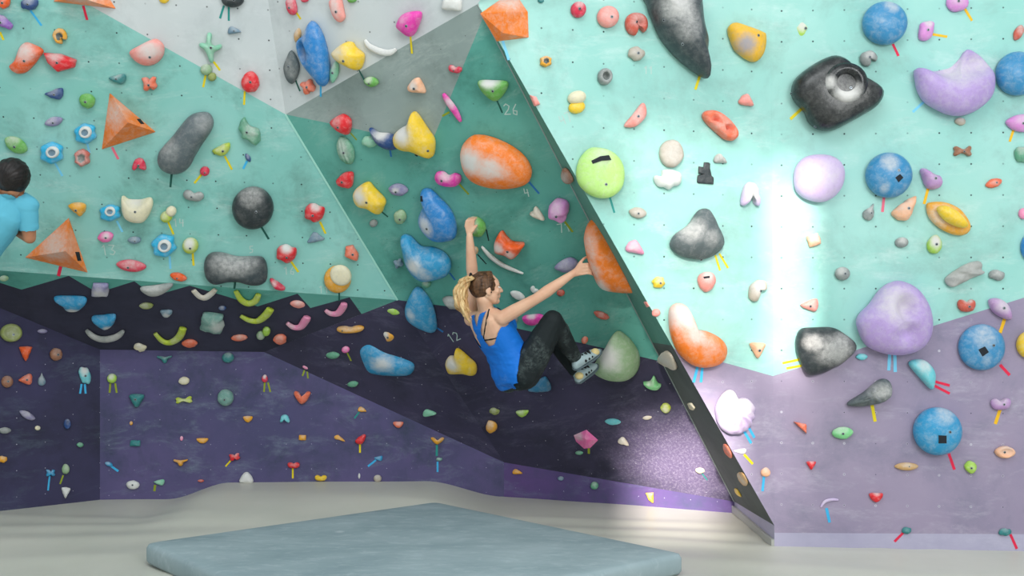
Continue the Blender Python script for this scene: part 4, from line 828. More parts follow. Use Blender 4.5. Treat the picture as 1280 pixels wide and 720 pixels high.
h(Q, 'bean', (1251, 504, 25, 17, 5), 'mauve', 'mauve pebble above the coral oval', t='g 1250 512 1244 530 4', hk=.55)
h(Q, 'wedge', (1012, 382, 23, 17, 5), 'salmon', 'small pink wedge above the dark boulder', ch=(0, .2, .8, .2))
h(Q, 'pol', [(992, 527), (1008, 530), (1008, 542)], 'coral', 'small coral triangle on the lilac paint', prof='flat', ch=(0, .4, .6, .2), bolts=())
h(Q, 'tri', (1014, 582, 13, 11, 180), 'red', 'tiny red heart-like hold by the corner', ch=(0, .7, .7, .4), bolts=())
h(Q, 'leaf', (1053, 541, 27, 17, 4), 'springgreen', 'small mint green oval', hk=.5)
bar(Q, [(1026, 634), (1031, 627), (1040, 624.5), (1048, 625)], 4, 'lavender', 'faint lilac curved rail', t='b 1033 635 1037 653 3.6', taper=.4)
h(Q, 'oval', (1172, 539, 60, 60), 'azure', 'lowest bright blue ball on the lilac paint', t='r 1186 567 1193 587 3.4', ch=((.2, .75, .6, .45),), hk=.42, patch=[[(1173, 544), (1183, 544.5), (1183, 554), (1173, 554)]], bolts=(.3, .05))
h(Q, 'leaf', (1133, 583, 30, 11), 'tan', 'flat sand-coloured sliver under the lowest blue ball', ch=(0, .4, .8, .4), bolts=(.15, .1, .5))
h(Q, 'kite', (1213, 584, 15, 16), 'lime', 'small light green octagon', ch=(0, 0, .9, .2))
h(Q, 'leaf', (1256, 565, 26, 17), 'peach', 'coral oval with raised lip', prof='dish', hk=.45, bolts=(-.1, 0))
h(Q, 'half', (1095, 622, 17, 12), 'red', 'small red half-round hold', ch=(0, .8, .8, .5), bolts=())
h(Q, 'rock', (1133, 663, 12, 9), 'tealh', 'tiny teal hold low on the skirting', t='r 1129 666 1118 677 3', bolts=())
h(Q, 'rock', (1256, 665, 16, 10), 'tealh', 'tiny teal hold low at the frame edge', t='r 1263 668 1271 686 3.2', bolts=())
# ===== dark arete side =====
h(S, 'out', [(703, 212), (708, 211), (716, 224), (713, 230), (704, 226)], 'brown', 'brown stub high on the arete side', ch=(0, 0, 1, .6), bolts=())
h(S, 'out', [(822, 448), (830, 439), (839, 444), (846, 461), (838, 460), (826, 454)], 'wood', 'grey-white chunk on the dark arete side', ch=(-.2, .3, 1.1, .6), bolts=(), hk=.3)
h(S, 'pol', [(805, 377), (808, 377), (812, 383), (809, 384)], 'salmon', 'tiny coral chip on the arete side', bolts=(), hk=.3)
h(S, 'pol', [(860, 504), (864, 503), (869, 510), (867, 513), (863, 511)], 'cream', 'small cream chip on the arete side', prof='flat', bolts=(), hk=.3)
h(S, 'out', [(904, 555), (909, 557), (914, 566), (915, 572), (911, 570), (906, 564)], 'coral', 'slim coral sliver on the arete side', bolts=(), hk=.3)
h(S, 'out', [(922, 592), (928, 591), (934, 601), (934, 607), (929, 606), (924, 600)], 'tan', 'cream and orange oval low on the arete side', ch=(0, .2, 1, .5), bolts=(), hk=.3)
h(S, 'out', [(918, 611), (921, 611), (927, 621), (921, 617)], 'sun', 'tiny yellow drop low on the arete side', bolts=(), hk=.3)
# ===== low kicker =====
h(K, 'wedge', (647, 590, 13, 7, 170), 'amber', 'amber chip on the kicker', bolts=())
h(K, 'leaf', (701, 598, 8, 6), 'bluegrey', 'faint blue-grey pebble on the kicker', bolts=())
h(K, 'oval', (743, 607, 10, 10), 'jade', 'small green ball on the kicker', bolts=())
h(K, 'pol', [(807, 616), (817, 615.5), (817, 629), (811, 625)], 'sun', 'yellow wedge on the sunlit kicker', prof='flat', bolts=())
# ===== cave underside =====
h(W, 'out', [(67, 372), (85, 371), (105, 372), (108, 377), (98, 386), (84, 386), (77, 379)], 'azure', 'upper blue funnel under the cave lip', hk=.7, ch=(0, -.9, .6, 1.0), bolts=(), k=(0, -.3))
h(W, 'sq', (125, 362, 21, 16), 'dusk', 'lavender-white block under the cave lip', ch=(0, -.3, 1.2, .8), bolts=())
h(W, 'out', [(175, 360), (190, 358), (216, 355), (208, 364), (196, 369), (184, 368)], 'stone', 'wide grey-white scoop under the cave lip', ch=(0, 0, 1.3, .5), bolts=(), hk=.6)
h(W, 'out', [(114, 397), (128, 395), (144, 394), (142, 403), (133, 409), (124, 406)], 'azure', 'lower blue funnel above the white crescent', hk=.7, ch=(.2, -.8, .6, 1.0), bolts=(), k=(0, -.3))
bar(W, [(108, 413), (118, 421), (131, 424), (145, 421), (154, 414)], 11, 'stone', 'white chalked crescent under the blue funnel', ch=(0, 0, 1.4, .8))
h(W, 'leaf', (183, 382, 18, 8), 'olive', 'small olive chip on the cave underside', bolts=())
h(W, 'half', (208, 392, 15, 9), 'bluegrey', 'small grey-blue half-round under the lip', bolts=(), ch=(0, -.3, 1, .8))
bar(W, [(194, 417), (203, 426), (213, 428), (224, 421), (229, 410)], [5, 8, 9, 10, 9], 'acid', 'lime crescent farthest toward the cave corner', ch=(0, -.3, .8, .4))
h(W, 'leaf', (237, 429, 20, 10), 'coral', 'coral chip beside the corner lime crescent', bolts=(), ch=())
h(W, 'rock', (175, 434, 16, 9, -15), 'cream', 'cream chip at the cave back edge', bolts=())
bar(W, [(242, 363), (249, 370), (256, 372), (264, 367), (269, 362)], [7, 8, 9, 8, 6], 'wood', 'white V-shaped rail under the lip', ch=(0, 0, 1.3, .7))
bar(W, [(295, 364), (301, 374), (310, 379), (319, 376), (323, 368)], [6, 9, 10, 9, 7], 'acid', 'lime crescent closest to the grey pillow', ch=(0, .3, .9, .5))
bar(W, [(301, 395), (311, 400), (322, 401), (332, 394), (338, 386)], [5, 8, 9, 11, 10], 'acid', 'lime crescent below the other lime crescent', ch=(-.2, -.4, .6, .5))
h(W, 'leaf', (278, 385, 10, 6), 'navyblue', 'tiny blue hold on the cave underside', bolts=())
h(W, 'sq', (265, 403, 28, 23, -5), 'verdigris', 'chalky grey-green block on the cave underside', nz=.15, ch=(.5, -.1, .9, .7), bolts=())
h(W, 'leaf', (299, 422, 21, 8, 3), 'coral', 'flat coral sliver at the cave back edge', bolts=())
h(W, 'oval', (326, 419, 11, 10), 'sage', 'green ball pair under the lime crescents', ch=(0, 0, 1, .5), sub=[('upper_ball', 'lime', 'oval', (333, 414, 10, 10), dict(hk=.6, ch=()))])
h(W, 'kite', (350, 424, 17, 12, 10), 'coral', 'orange crystal at the cave back edge', bolts=())
bar(W, [(359, 404), (367, 409), (376, 408), (382, 400), (384, 396)], [5, 8, 10, 11, 9], 'pink', 'lower pink crescent under the cave lip', ch=(-.4, -.3, .8, .8))
h(W, 'leaf', (372, 380, 19, 9, -8), 'salmon', 'small pink oval above the pink crescents', bolts=())
bar(W, [(407, 388), (414, 392), (423, 391), (429, 383), (430, 379)], [5, 8, 10, 10, 8], 'pink', 'upper pink crescent nearest the ridge', ch=(-.4, -.3, .8, .8))
# ===== dark cave corner =====
h(BL, 'oval', (14, 416, 28, 23), 'olive', 'round khaki hold with a ring groove', prof='dish', hk=.4, ch=(0, 0, 1, .3))
h(BL, 'leaf', (53, 414, 13, 6), 'dusk', 'faint grey sliver in the cave corner', bolts=())
h(BL, 'tri', (32, 442, 17, 19, 180), 'deeporange', 'red-orange shield in the cave corner', bolts=(), ch=())
h(BL, 'oval', (70, 443, 16, 16), 'brown', 'round brown hold in the cave corner', nz=.1)
h(BL, 'oval', (9, 477, 15, 15), 'brown', 'brown ball low in the cave corner')
h(BL, 'wedge', (32, 475, 18, 14, 10), 'coral', 'coral chunk beside the low brown ball', ch=(0, .3, .8, .3))
h(BL, 'drop', (52, 474, 10, 16), 'bluegrey', 'faint blue-grey drop in the cave corner', bolts=())
h(BL, 'rock', (106, 469, 14, 24, 20), 'aqua', 'upright pale blue rock with chalky top', t='b 102 480 100 492 2.4; b 106 480 107 492 2.4', ch=(-.2, .6, 1, .9), nz=.12)
h(BL, 'leaf', (34, 519, 22, 10, -28), 'dusk', 'slanted lavender bar in the cave corner', bolts=())
h(BL, 'leaf', (6, 538, 16, 9), 'stone', 'grey stub at the frame edge in the cave', bolts=())
h(BL, 'oval', (47, 535, 7, 6), 'cream', 'tiny cream dot in the cave corner', bolts=())
h(BL, 'oval', (84, 530, 9, 13), 'navyblue', 'small dark blue oval in the cave corner', prof='dish', bolts=())
h(BL, 'rock', (3, 574, 12, 9), 'amber', 'yellow stub at the frame edge in the cave', bolts=())
h(BL, 'leaf', (100, 556, 9, 7), 'jade', 'tiny dark green chip in the cave corner', bolts=())
h(BL, 'notch', (63, 591, 12, 9), 'azure', 'small blue knob low in the cave corner', t='b 62 595 60 613 2', bolts=())
h(BL, 'egg', (82, 586, 10, 13), 'sage', 'small pale green knob low in the corner', t='o 79 594 75 605 2', bolts=())
h(BL, 'tri', (82, 616, 12, 14, 175), 'white', 'white chip above the mat in the corner', bolts=())
# ===== cave back wall =====
h(B, 'tee', (206, 449, 18, 10), 'tealh', 'teal Y-shaped hold at the top of the back wall', bolts=())
h(B, 'oval', (285, 447, 15, 13), 'tealh', 'round teal hold at the top of the back wall', bolts=())
h(B, 'oval', (140, 473, 12, 12), 'lime', 'lime and white ball by the corner', t='o 138 479 137 491 2.4; o 144 479 146 491 2.4', ch=(0, .4, 1, .8), bolts=())
h(B, 'leaf', (230, 476, 14, 11, 10), 'cream', 'cream almond-shaped hold on the back wall', bolts=())
h(B, 'bone', (230, 500, 21, 9, 5), 'acid', 'lime X-shaped hold on the back wall', bolts=(), ch=(0, 0, 1, .4))
h(B, 'oval', (282, 497, 20, 21), 'verdigris', 'dark green-grey ball on the back wall', ch=(), nz=.05)
h(B, 'tri', (171, 501, 20, 17, 180), 'tealh', 'dark teal heart-shaped hold', ch=())
h(B, 'boomer', (378, 497, 21, 16), 'coral', 'coral V-shaped hold on the back wall', ch=(0, .6, .6, .7), bolts=())
h(B, 'egg', (331, 473, 8, 10), 'crimson', 'tiny white and red knob', t='o 331 478 330 490 2.2; o 335 478 338 490 2.2', ch=(0, .6, .9, .9), bolts=())
h(B, 'leaf', (382, 458, 11, 7, -30), 'pink', 'tiny pale pink shell near the ridge', t='o 381 462 378 470 2; o 384 463 385 473 2', bolts=())
h(B, 'oval', (164, 529, 4, 5), 'amber', 'tiny amber dot on the back wall', bolts=())
h(B, 'sq', (169, 554, 13, 8), 'tealh', 'small dark teal block', bolts=(), ch=())
h(B, 'leaf', (136, 580, 10, 6, -20), 'azure', 'tiny blue chip near the corner edge', t='b 138 582 148 589 2.6', bolts=())
h(B, 'leaf', (166, 606, 17, 12, -5), 'white', 'white oval just above the mat', ch=(0, 0, 1.1, .4))
h(B, 'wedge', (199, 603, 14, 8), 'mintgreen', 'mint wedge just above the mat', t='o 194 606 193 614 3', bolts=())
h(B, 'oval', (227, 548, 4, 6), 'pink', 'tiny pink dot on the back wall', bolts=())
h(B, 'tee', (226, 578, 17, 9), 'amber', 'orange T-shaped hold, lower of two', bolts=())
h(B, 'half', (253, 551, 15, 7), 'amber', 'orange half-moon on the back wall', bolts=())
h(B, 'half', (310, 524, 12, 8), 'amber', 'small amber half-round high on the back wall', bolts=())
h(B, 'arch', (356, 523, 12, 10), 'aqua', 'small teal arch-shaped hold', bolts=())
h(B, 'sq', (378, 547, 9, 7), 'amber', 'tiny amber square on the back wall', bolts=())
h(B, 'wedge', (425, 548, 15, 6, 155), 'amber', 'slanted amber sliver on the back wall', bolts=())
h(B, 'notch', (293, 571, 14, 9, 10), 'red', 'red knob with slanted tape beneath', t='y 290 574 282 583 2', bolts=())
h(B, 'bean', (367, 581, 15, 9), 'red', 'red bean with upright tape beneath', t='y 366 584 366 598 2.2', bolts=())
h(B, 'half', (308, 597, 17, 14, 180), 'white', 'white mound at the mat edge', bolts=(), ch=(0, 0, 1, .4))
h(B, 'bean', (401, 597, 15, 9), 'sun', 'yellow bean at the mat edge', bolts=(), ch=())
h(B, 'leaf', (251, 601, 8, 4), 'brick', 'tiny brown chip at the mat edge', bolts=())
h(B, 'wedge', (453, 512, 11, 7, 165), 'amber', 'small orange chip near the ridge line', t='t 449 515 443 523 2', bolts=())
h(B, 'half', (498, 531, 13, 8), 'coral', 'small coral half-round under the ridge line', bolts=())
h(B, 'out', [(444, 551), (450, 545), (457, 543), (456, 550), (452, 555), (446, 554)], 'red', 'red spiky hold on the back wall', t='y 450 554 450 566 2.4', bolts=(), ch=())
h(B, 'wedge', (473, 573, 11, 7), 'azure', 'small blue wedge with slanted blue tape', t='b 470 575 460 583 2.4', bolts=())
h(B, 'boomer', (547, 551, 17, 9), 'amber', 'orange winged hold under the ridge line', t='t 546 556 546 570 2.6', bolts=())
h(B, 'rock', (549, 574, 8, 5), 'verdigris', 'tiny teal chip under the orange winged hold', t='b 547 577 547 590 2.4', bolts=())
h(B, 'oval', (472, 598, 10, 9), 'beige', 'tiny beige ball at the mat edge', bolts=())
h(B, 'leaf', (449, 595, 7, 3, 90), 'white', 'tiny upright white chip', bolts=())
h(D, 'wedge', (537, 516, 17, 9, 180), 'mintgreen', 'mint chip just above the ridge line', bolts=(), ch=())
print('HOLDS', COUNT[0])
# ===== chalked route numbers =====
STR = {'0': [[(0, 0), (0, 1), (.5, 1), (.5, 0), (0, 0)]], '1': [[(.1, .8), (.3, 1), (.3, 0)]], '2': [[(0, .8), (.2, 1), (.5, .8), (.4, .5), (0, 0), (.55, .05)]], '3': [[(0, 1), (.5, .95), (.2, .55), (.5, .3), (.3, 0), (0, .1)]],
 '4': [[(.1, 1), (.05, .45), (.5, .5)], [(.45, .9), (.4, 0)]], '5': [[(.5, 1), (.1, .95), (.1, .55), (.45, .5), (.4, .1), (0, 0)]], '6': [[(.4, 1), (.1, .5), (.1, .1), (.4, 0), (.45, .35), (.12, .4)]], '7': [[(0, 1), (.5, 1), (.2, 0)]],
 '8': [[(.25, .5), (.05, .8), (.25, 1), (.45, .8), (.25, .5), (0, .2), (.25, 0), (.5, .2), (.25, .5)]], '9': [[(.45, .7), (.2, .5), (.05, .8), (.3, 1), (.45, .8), (.4, 0)]], 'A': [[(0, 0), (.3, 1), (.55, 0)], [(.1, .4), (.45, .4)]]}
def chalk(pl, wallobj, s, x, y, hpx, tilt=0.0):
    o = pl.hit(x, y); k = hpx*o.y/F; vs, fs = [], []
    for ci, c in enumerate(s):
        for st in STR[c]:
            for a, b in zip(st, st[1:]):
                A, Bq = Vector((a[0]+ci*.75, a[1], 0))*k, Vector((b[0]+ci*.75, b[1], 0))*k
                d = (Bq-A).normalized(); sd = Vector((-d.y, d.x, 0))*.0035; q = [A-sd-d*.002, Bq-sd+d*.002, Bq+sd+d*.002, A+sd-d*.002]; n = len(vs)
                vs += [Vector((p.x, p.y, .0009)) for p in q]; fs.append((n, n+1, n+2, n+3))
    mw = pl.mat(o) @ Matrix.Rotation(tilt, 4, 'Z')
    m = mk('chalk_number', vs, fs, M_chalkline, mw=mw, smooth=False); m.parent = wallobj; m.matrix_parent_inverse = Matrix.Identity(4)
chalk(L, wl, '13', 128, 319, 13, .05); chalk(L, wl, '14', 217, 283, 10); chalk(L, wl, '5', 312, 316, 9); chalk(L, wl, '16', 355, 343, 10); chalk(L, wl, '11', 399, 366, 9)
chalk(C, wc, '26', 631, 143, 14, -.1); chalk(C, wc, '71', 700, 291, 12, .15); chalk(C, wc, '4', 657, 246, 11, .1); chalk(C, wc, '18', 453, 413, 11, .2); chalk(C, wc, '19', 483, 407, 10, .1); chalk(C, wc, '12', 564, 428, 12, .35)
chalk(Rr, wr, '47', 703, 157, 12, .5); chalk(Rr, wr, '11', 805, 92, 9); chalk(L, wl, '11', 806, 92, 0.01) if False else None
# ===== people =====
def frame_of(d, hint):
    d = d.normalized(); s = d.cross(hint)
    if s.length < 1e-4: s = d.cross(Vector((1, 0, 0)))
    s.normalize(); return s, s.cross(d).normalized(), d
def cap(G, p0, r0, p1, r1, n=14, flat=1.0, hint=Vector((0, 1, 0))):
    """tapered round-ended limb; flat squeezes it along the second cross axis"""
    V_, F_ = G; a, b, d = frame_of(p1-p0, hint); L = (p1-p0).length; rows = []
    for k in range(5): an = math.pi/2*(1-k/5); rows.append((-r0*math.sin(an), r0*math.cos(an)))
    for k in range(6): rows.append((L*k/5, r0+(r1-r0)*k/5))
    for k in range(1, 6): an = math.pi/2*k/5; rows.append((L+r1*math.sin(an), r1*math.cos(an)))
    base = len(V_)
    for (z, r) in rows:
        r = max(r, 1e-4)
        for i in range(n): t = 2*math.pi*i/n; V_.append(p0+d*z+a*(r*math.cos(t))+b*(r*flat*math.sin(t)))
    m = len(rows)
    for k in range(m-1):
        for i in range(n): F_.append((base+k*n+i, base+k*n+(i+1) % n, base+(k+1)*n+(i+1) % n, base+(k+1)*n+i))
    F_.append(tuple(base+i for i in range(n))[::-1]); F_.append(tuple(base+(m-1)*n+i for i in range(n)))
def chain(G, pts, rs, **k):
    for i in range(len(pts)-1): cap(G, pts[i], rs[i], pts[i+1], rs[i+1], **k)
def ell(G, M, c, r, nu=20, nv=12):
    V_, F_ = G; base = len(V_)
    for j in range(1, nv):
        ph = math.pi*j/nv
        for i in range(nu):
            th = 2*math.pi*i/nu
            V_.append(M @ Vector((c[0]+r[0]*math.sin(ph)*math.cos(th), c[1]+r[1]*math.sin(ph)*math.sin(th), c[2]+r[2]*math.cos(ph))))
    for j in range(nv-2):
        for i in range(nu): F_.append((base+j*nu+i, base+j*nu+(i+1) % nu, base+(j+1)*nu+(i+1) % nu, base+(j+1)*nu+i)[::-1])
    F_.append(tuple(base+i for i in range(nu))); F_.append(tuple(base+(nv-2)*nu+i for i in range(nu))[::-1])
def loft(G, secs, A, Bv, n=28):
    """secs: (centre, ra, rb[, power])"""
    V_, F_ = G; base = len(V_)
    for (c, ra, rb) in secs:
        for i in range(n):
            t = 2*math.pi*i/n; ct, st = math.cos(t), math.sin(t); e = .82
            V_.append(c+A*(ra*math.copysign(abs(ct)**e, ct))+Bv*(rb*math.copysign(abs(st)**e, st)))
    m = len(secs)
    for k in range(m-1):
        for i in range(n): F_.append((base+k*n+i, base+k*n+(i+1) % n, base+(k+1)*n+(i+1) % n, base+(k+1)*n+i))
    F_.append(tuple(base+i for i in range(n))[::-1]); F_.append(tuple(base+(m-1)*n+i for i in range(n)))
def fuse(G, voxel, smooth=6, fac=.5):
    me = bpy.data.meshes.new('tmp'); me.from_pydata([tuple(v) for v in G[0]], [], G[1])
    bm = bmesh.new(); bm.from_mesh(me); bmesh.ops.recalc_face_normals(bm, faces=bm.faces); bm.to_mesh(me); bm.free()
    o = bpy.data.objects.new('tmp', me); COL.objects.link(o)
    r = o.modifiers.new('r', 'REMESH'); r.mode = 'VOXEL'; r.voxel_size = voxel
    s_ = o.modifiers.new('s', 'SMOOTH'); s_.factor = fac; s_.iterations = smooth
    dg = bpy.context.evaluated_depsgraph_get(); dg.update()
    out = bpy.data.meshes.new_from_object(o.evaluated_get(dg))
    bpy.data.objects.remove(o)
    return out
def place(name, me, mat, parent, loc, label=None):
    me.materials.clear(); me.materials.append(mat); me.name = name
    me.transform(Matrix.Translation(-loc)); me.polygons.foreach_set('use_smooth', [True]*len(me.polygons))
    o = bpy.data.objects.new(name, me); link(o)
    if parent: o.parent = parent
    else: o.location = loc
    if label: o['label'] = label
    return o
def cut_cloth(me, keep, off, wr=0.0, fq=18):
    """the part of the body surface where keep() holds, lifted off the skin"""
    vs, ns = [v.co.copy() for v in me.vertices], [v.normal.copy() for v in me.vertices]
    k = [keep(v, n) for v, n in zip(vs, ns)]; mp, V_, F_ = {}, [], []
    for p in me.polygons:
        if all(k[i] for i in p.vertices):
            f = []
            for i in p.vertices:
                if i not in mp:
                    mp[i] = len(V_); w = wr*noise.noise(vs[i]*fq)+wr*.6*noise.noise(Vector((vs[i].x*fq*.5, vs[i].y*fq*.5, vs[i].z*fq*2.2+5)))
                    V_.append(vs[i]+ns[i]*(off+max(0, w)))
                f.append(mp[i])
            F_.append(f)
    out = bpy.data.meshes.new('cloth'); out.from_pydata([tuple(v) for v in V_], [], F_); out.update(); return out
def segd(v, a, b):
    d = b-a; t = max(0, min(1, (v-a).dot(d)/d.dot(d))); return (v-a-d*t).length
def skinmat(name, c, c2):
    m, nt, b = newmat(name, .5, .35); tc = N(nt, 'ShaderNodeTexCoord').outputs['Object']
    col = mixc(nt, mr(nt, noisen(nt, tc, 7, 3), .35, .65), hexc(c), hexc(c2)); nt.links.new(col, b.inputs['Base Color'])
    b.inputs['Subsurface Weight'].default_value = .08; b.inputs['Subsurface Radius'].default_value = (.02, .008, .004); b.inputs['Subsurface Scale'].default_value = .5
    return m
def clothmat(name, c, chalk, amt, rough=.75, sc_=6, lo=.55):
    m, nt, b = newmat(name, rough, .25); tc = N(nt, 'ShaderNodeTexCoord').outputs['Object']
    n1 = mth(nt, 'MULTIPLY', mr(nt, noisen(nt, tc, sc_, 4, .6), lo, lo+.2), mr(nt, noisen(nt, tc, 45, 4, .7), .4, .65))
    col = mixc(nt, mth(nt, 'MULTIPLY', n1, amt), hexc(c), hexc(chalk)); nt.links.new(col, b.inputs['Base Color'])
    bp = N(nt, 'ShaderNodeBump'); bp.inputs['Strength'].default_value = .35; bp.inputs['Distance'].default_value = .01
    mp = N(nt, 'ShaderNodeMapping'); nt.links.new(tc, mp.inputs[0]); mp.inputs['Scale'].default_value = (1, 1, 2.5)
    nt.links.new(noisen(nt, mp.outputs[0], 9, 3, .5, .8), bp.inputs['Height']); nt.links.new(bp.outputs[0], b.inputs['Normal'])
    return m
def hairmat(name, c1, c2, sc_=40, rough=.45, along=(1, 1, .15)):
    m, nt, b = newmat(name, rough, .4); tc = N(nt, 'ShaderNodeTexCoord').outputs['Object']
    mp = N(nt, 'ShaderNodeMapping'); nt.links.new(tc, mp.inputs[0]); mp.inputs['Scale'].default_value = along
    f = noisen(nt, mp.outputs[0], sc_, 4, .6, .4)
    nt.links.new(mixc(nt, mr(nt, f, .38, .62), hexc(c1), hexc(c2)), b.inputs['Base Color'])
    bp = N(nt, 'ShaderNodeBump'); bp.inputs['Strength'].default_value = .6; bp.inputs['Distance'].default_value = .006
    nt.links.new(f, bp.inputs['Height']); nt.links.new(bp.outputs[0], b.inputs['Normal'])
    return m
def head_geo(G, M, ears=True):
    ell(G, M, (-.006, 0, .018), (.096, .074, .094)); ell(G, M, (.036, 0, -.04), (.052, .054, .062)); ell(G, M, (.045, 0, .03), (.047, .062, .05))
    cap(G, M @ Vector((.062, 0, -.082)), .026, M @ Vector((.072, 0, -.084)), .021)
    for s_ in (-1, 1):
        cap(G, M @ Vector((-.004, .05*s_, -.045)), .02, M @ Vector((.05, .022*s_, -.082)), .02)
        ell(G, M, (.062, .036*s_, -.018), (.026, .026, .026))
        cap(G, M @ Vector((.082, .012*s_, .026)), .011, M @ Vector((.07, .045*s_, .026)), .011)
        if ears:
            ell(G, M, (-.006, .076*s_, -.012), (.019, .009, .031)); ell(G, M, (.002, .072*s_, -.034), (.011, .009, .013))
    cap(G, M @ Vector((.088, 0, .018)), .009, M @ Vector((.108, 0, -.018)), .0125, flat=.9)
    for s_ in (-1, 1): ell(G, M, (.098, .011*s_, -.021), (.011, .008, .008))
    cap(G, M @ Vector((.087, .014, -.046)), .0085, M @ Vector((.087, -.014, -.046)), .0085); cap(G, M @ Vector((.085, .012, -.056)), .009, M @ Vector((.085, -.012, -.056)), .009)
    cap(G, M @ Vector((.07, 0, -.035)), .026, M @ Vector((.073, 0, -.055)), .022)
def head_M(c, fwd, up):
    x = fwd.normalized(); y = up.cross(x).normalized(); z = x.cross(y)
    m = Matrix((x, y, z)).transposed().to_4x4(); m.translation = c; return m
def px_ray_on(bvh, pts, lift=.002):
    out = []
    for (x, y) in pts:
        h_ = bvh.ray_cast(CAM, ray(x, y).normalized())
        if h_[0] is not None: out.append(h_[0]+h_[1]*lift)
    return out
def ribbon(pts, w, mat, name, parent, loc, up_hint=Vector((0, -1, 0)), t=.0015):
    G = ([], []); 
    for a_, b_ in zip(pts, pts[1:]): cap(G, a_, w, b_, w, n=8, flat=.35, hint=up_hint)
    me = bpy.data.meshes.new(name); me.from_pydata([tuple(v) for v in G[0]], [], G[1]); me.update()
    return place(name, me, mat, parent, loc)

# ---- the ponytailed climber ----
pel, nk = P(646, 466, 6.78), P(606, 388, 6.72)
shR, shL = P(627, 398, 6.61), P(589, 399, 6.84)
hipR, hipL = P(656, 468, 6.70), P(648, 470, 6.86)
knR, anR = P(691, 401, 6.62), P(720, 449, 6.86)
knL, anL = P(690, 417, 7.0), P(718, 463, 6.97)
elR, wrR = P(671, 373, 6.57), P(716, 342, 6.60)
elL, wrL = P(591, 350, 6.90), P(587, 296, 6.86)
sp = (nk-pel); SL = sp.length; sp.normalize()
lat = (shR-shL); lat = (lat-sp*lat.dot(sp)).normalized(); fro = sp.cross(lat); 
if fro.x < 0: fro = -fro
G = ([], [])
def tor(t, bow=0): return pel+sp*SL*t-fro*bow
loft(G, [(tor(-.15, .0), .07, .06), (tor(-.11, 0), .13, .10), (tor(-.02, .01), .162, .125), (tor(.1, .008), .163, .122), (tor(.25, 0), .148, .112), (tor(.4, 0), .14, .106), (tor(.55, .008), .145, .108), (tor(.7, .015), .15, .106), (tor(.83, .018), .148, .093), (tor(.93, .012), .12, .074), (tor(1.0, .005), .07, .055), (tor(1.04), .045, .045)], lat, fro)
for s_, sh in ((1, shR), (-1, shL)):
    cap(G, tor(.92, .01)+lat*.05*s_, .05, sh, .05)           # shoulder yoke
    cap(G, tor(.72, .075)+lat*.075*s_, .034, tor(.86, .06)+lat*.09*s_, .036)      # shoulder blade
    ell(G, Matrix.Identity(4), tor(.66, -.075)+lat*.06*s_, (.05, .05, .05))  # chest
    cap(G, tor(-.05, .045)+lat*.07*s_, .08, tor(.0, .03)+lat*.075*s_, .08)   # seat
def limb(a, b, r, mid=None): chain(G, [a, a+(b-a)*.35, a+(b-a)*.72, b], r)
limb(shR, elR, [.049, .047, .04, .036]); chain(G, [elR, elR+(wrR-elR)*.28, elR+(wrR-elR)*.7, wrR], [.036, .04, .031, .0235])
limb(shL, elL, [.049, .045, .04, .036]); chain(G, [elL, elL+(wrL-elL)*.28, elL+(wrL-elL)*.7, wrL], [.036, .041, .032, .024])
limb(hipR, knR, [.1, .1, .085, .066]); chain(G, [knR, knR+(anR-knR)*.3, knR+(anR-knR)*.7, anR], [.064, .065, .052, .037])
limb(hipL, knL, [.1, .1, .085, .066]); chain(G, [knL, knL+(anL-knL)*.3, knL+(anL-knL)*.7, anL], [.064, .065, .052, .037])
HM = head_M(P(607.5, 361, 6.67), Vector((.95, .3, .03)), Vector((-.06, 0, 1)))
chain(G, [nk-sp*.03, HM @ Vector((-.02, 0, -.07))], [.055, .05])
head_geo(G, HM)
# hands: palm plus four bent fingers and a thumb each
def hand(G, palm, fingers, thumb, r=.0085, pr=.021, ph=Vector((0, 1, 0))):
    for a, b in palm: cap(G, a, pr, b, pr, flat=.62, hint=ph)
    for i, f in enumerate(fingers):
        k = (1, 1.05, 1, .88)[i]; chain(G, f, [r*1.1*k, r*k, r*.95*k, r*.85*k][:len(f)])
    chain(G, thumb, [.013, .0105, .009, .008][:len(thumb)])
hand(G, [(P(718, 340, 6.60), P(728, 334, 6.59)), (P(719, 342, 6.60), P(728, 340, 6.60))],
     [[P(726, y, 6.592), P(734, y-1.2, 6.575), P(739.5, y-.4, 6.6), P(741, y+.6, 6.64)] for y in (331, 335, 339.2, 343)],
     [P(720, 337, 6.6), P(725, 328.5, 6.59), P(730, 323, 6.6), P(735.5, 320.5, 6.63)])
hand(G, [(P(587, 293, 6.86), P(584.5, 283, 6.855)), (P(587, 292, 6.86), P(589, 284, 6.855))],
     [[P(582+3.1*i, 283, 6.85), P(583+3.1*i, 276.5-.4*i, 6.84), P(586.5+2.9*i, 273-.3*i, 6.86), P(590.5+2.3*i, 275, 6.885)] for i in range(4)],
     [P(590, 289, 6.855), P(593, 285, 6.85), P(596, 281.5, 6.86)])
bme = fuse(G, .0046, 4)
skin = skinmat('fair_skin', '#dba98c', '#e6bc9f')
rootw = pel.copy()
woman = place('person', bme, skin, None, rootw)
tag(woman, 'blond ponytailed climber in bright blue racerback top hanging from the central overhang', 'person')
body = bpy.data.meshes.new('b'); body = bme.copy(); body.transform(Matrix.Translation(rootw)); body.update()
legs = [(hipR, knR, .075), (knR, anR, .045), (hipL, knL, .075), (knL, anL, .045)]
arms = [(shR, elR, .045), (elR, wrR, .035), (shL, elL, .045), (elL, wrL, .035)]
def coords(v):
    q = v-pel; return q.dot(sp)/SL, q.dot(lat), q.dot(fro)
def which(v):
    dl = min(segd(v, a, b)-r for a, b, r in legs); da = min(segd(v, a, b)-r for a, b, r in arms)
    dt = segd(v, pel, pel+sp*SL*.9)-.12
    return 'leg' if dl < min(da, dt) else ('arm' if da < dt-.0 else 'torso')
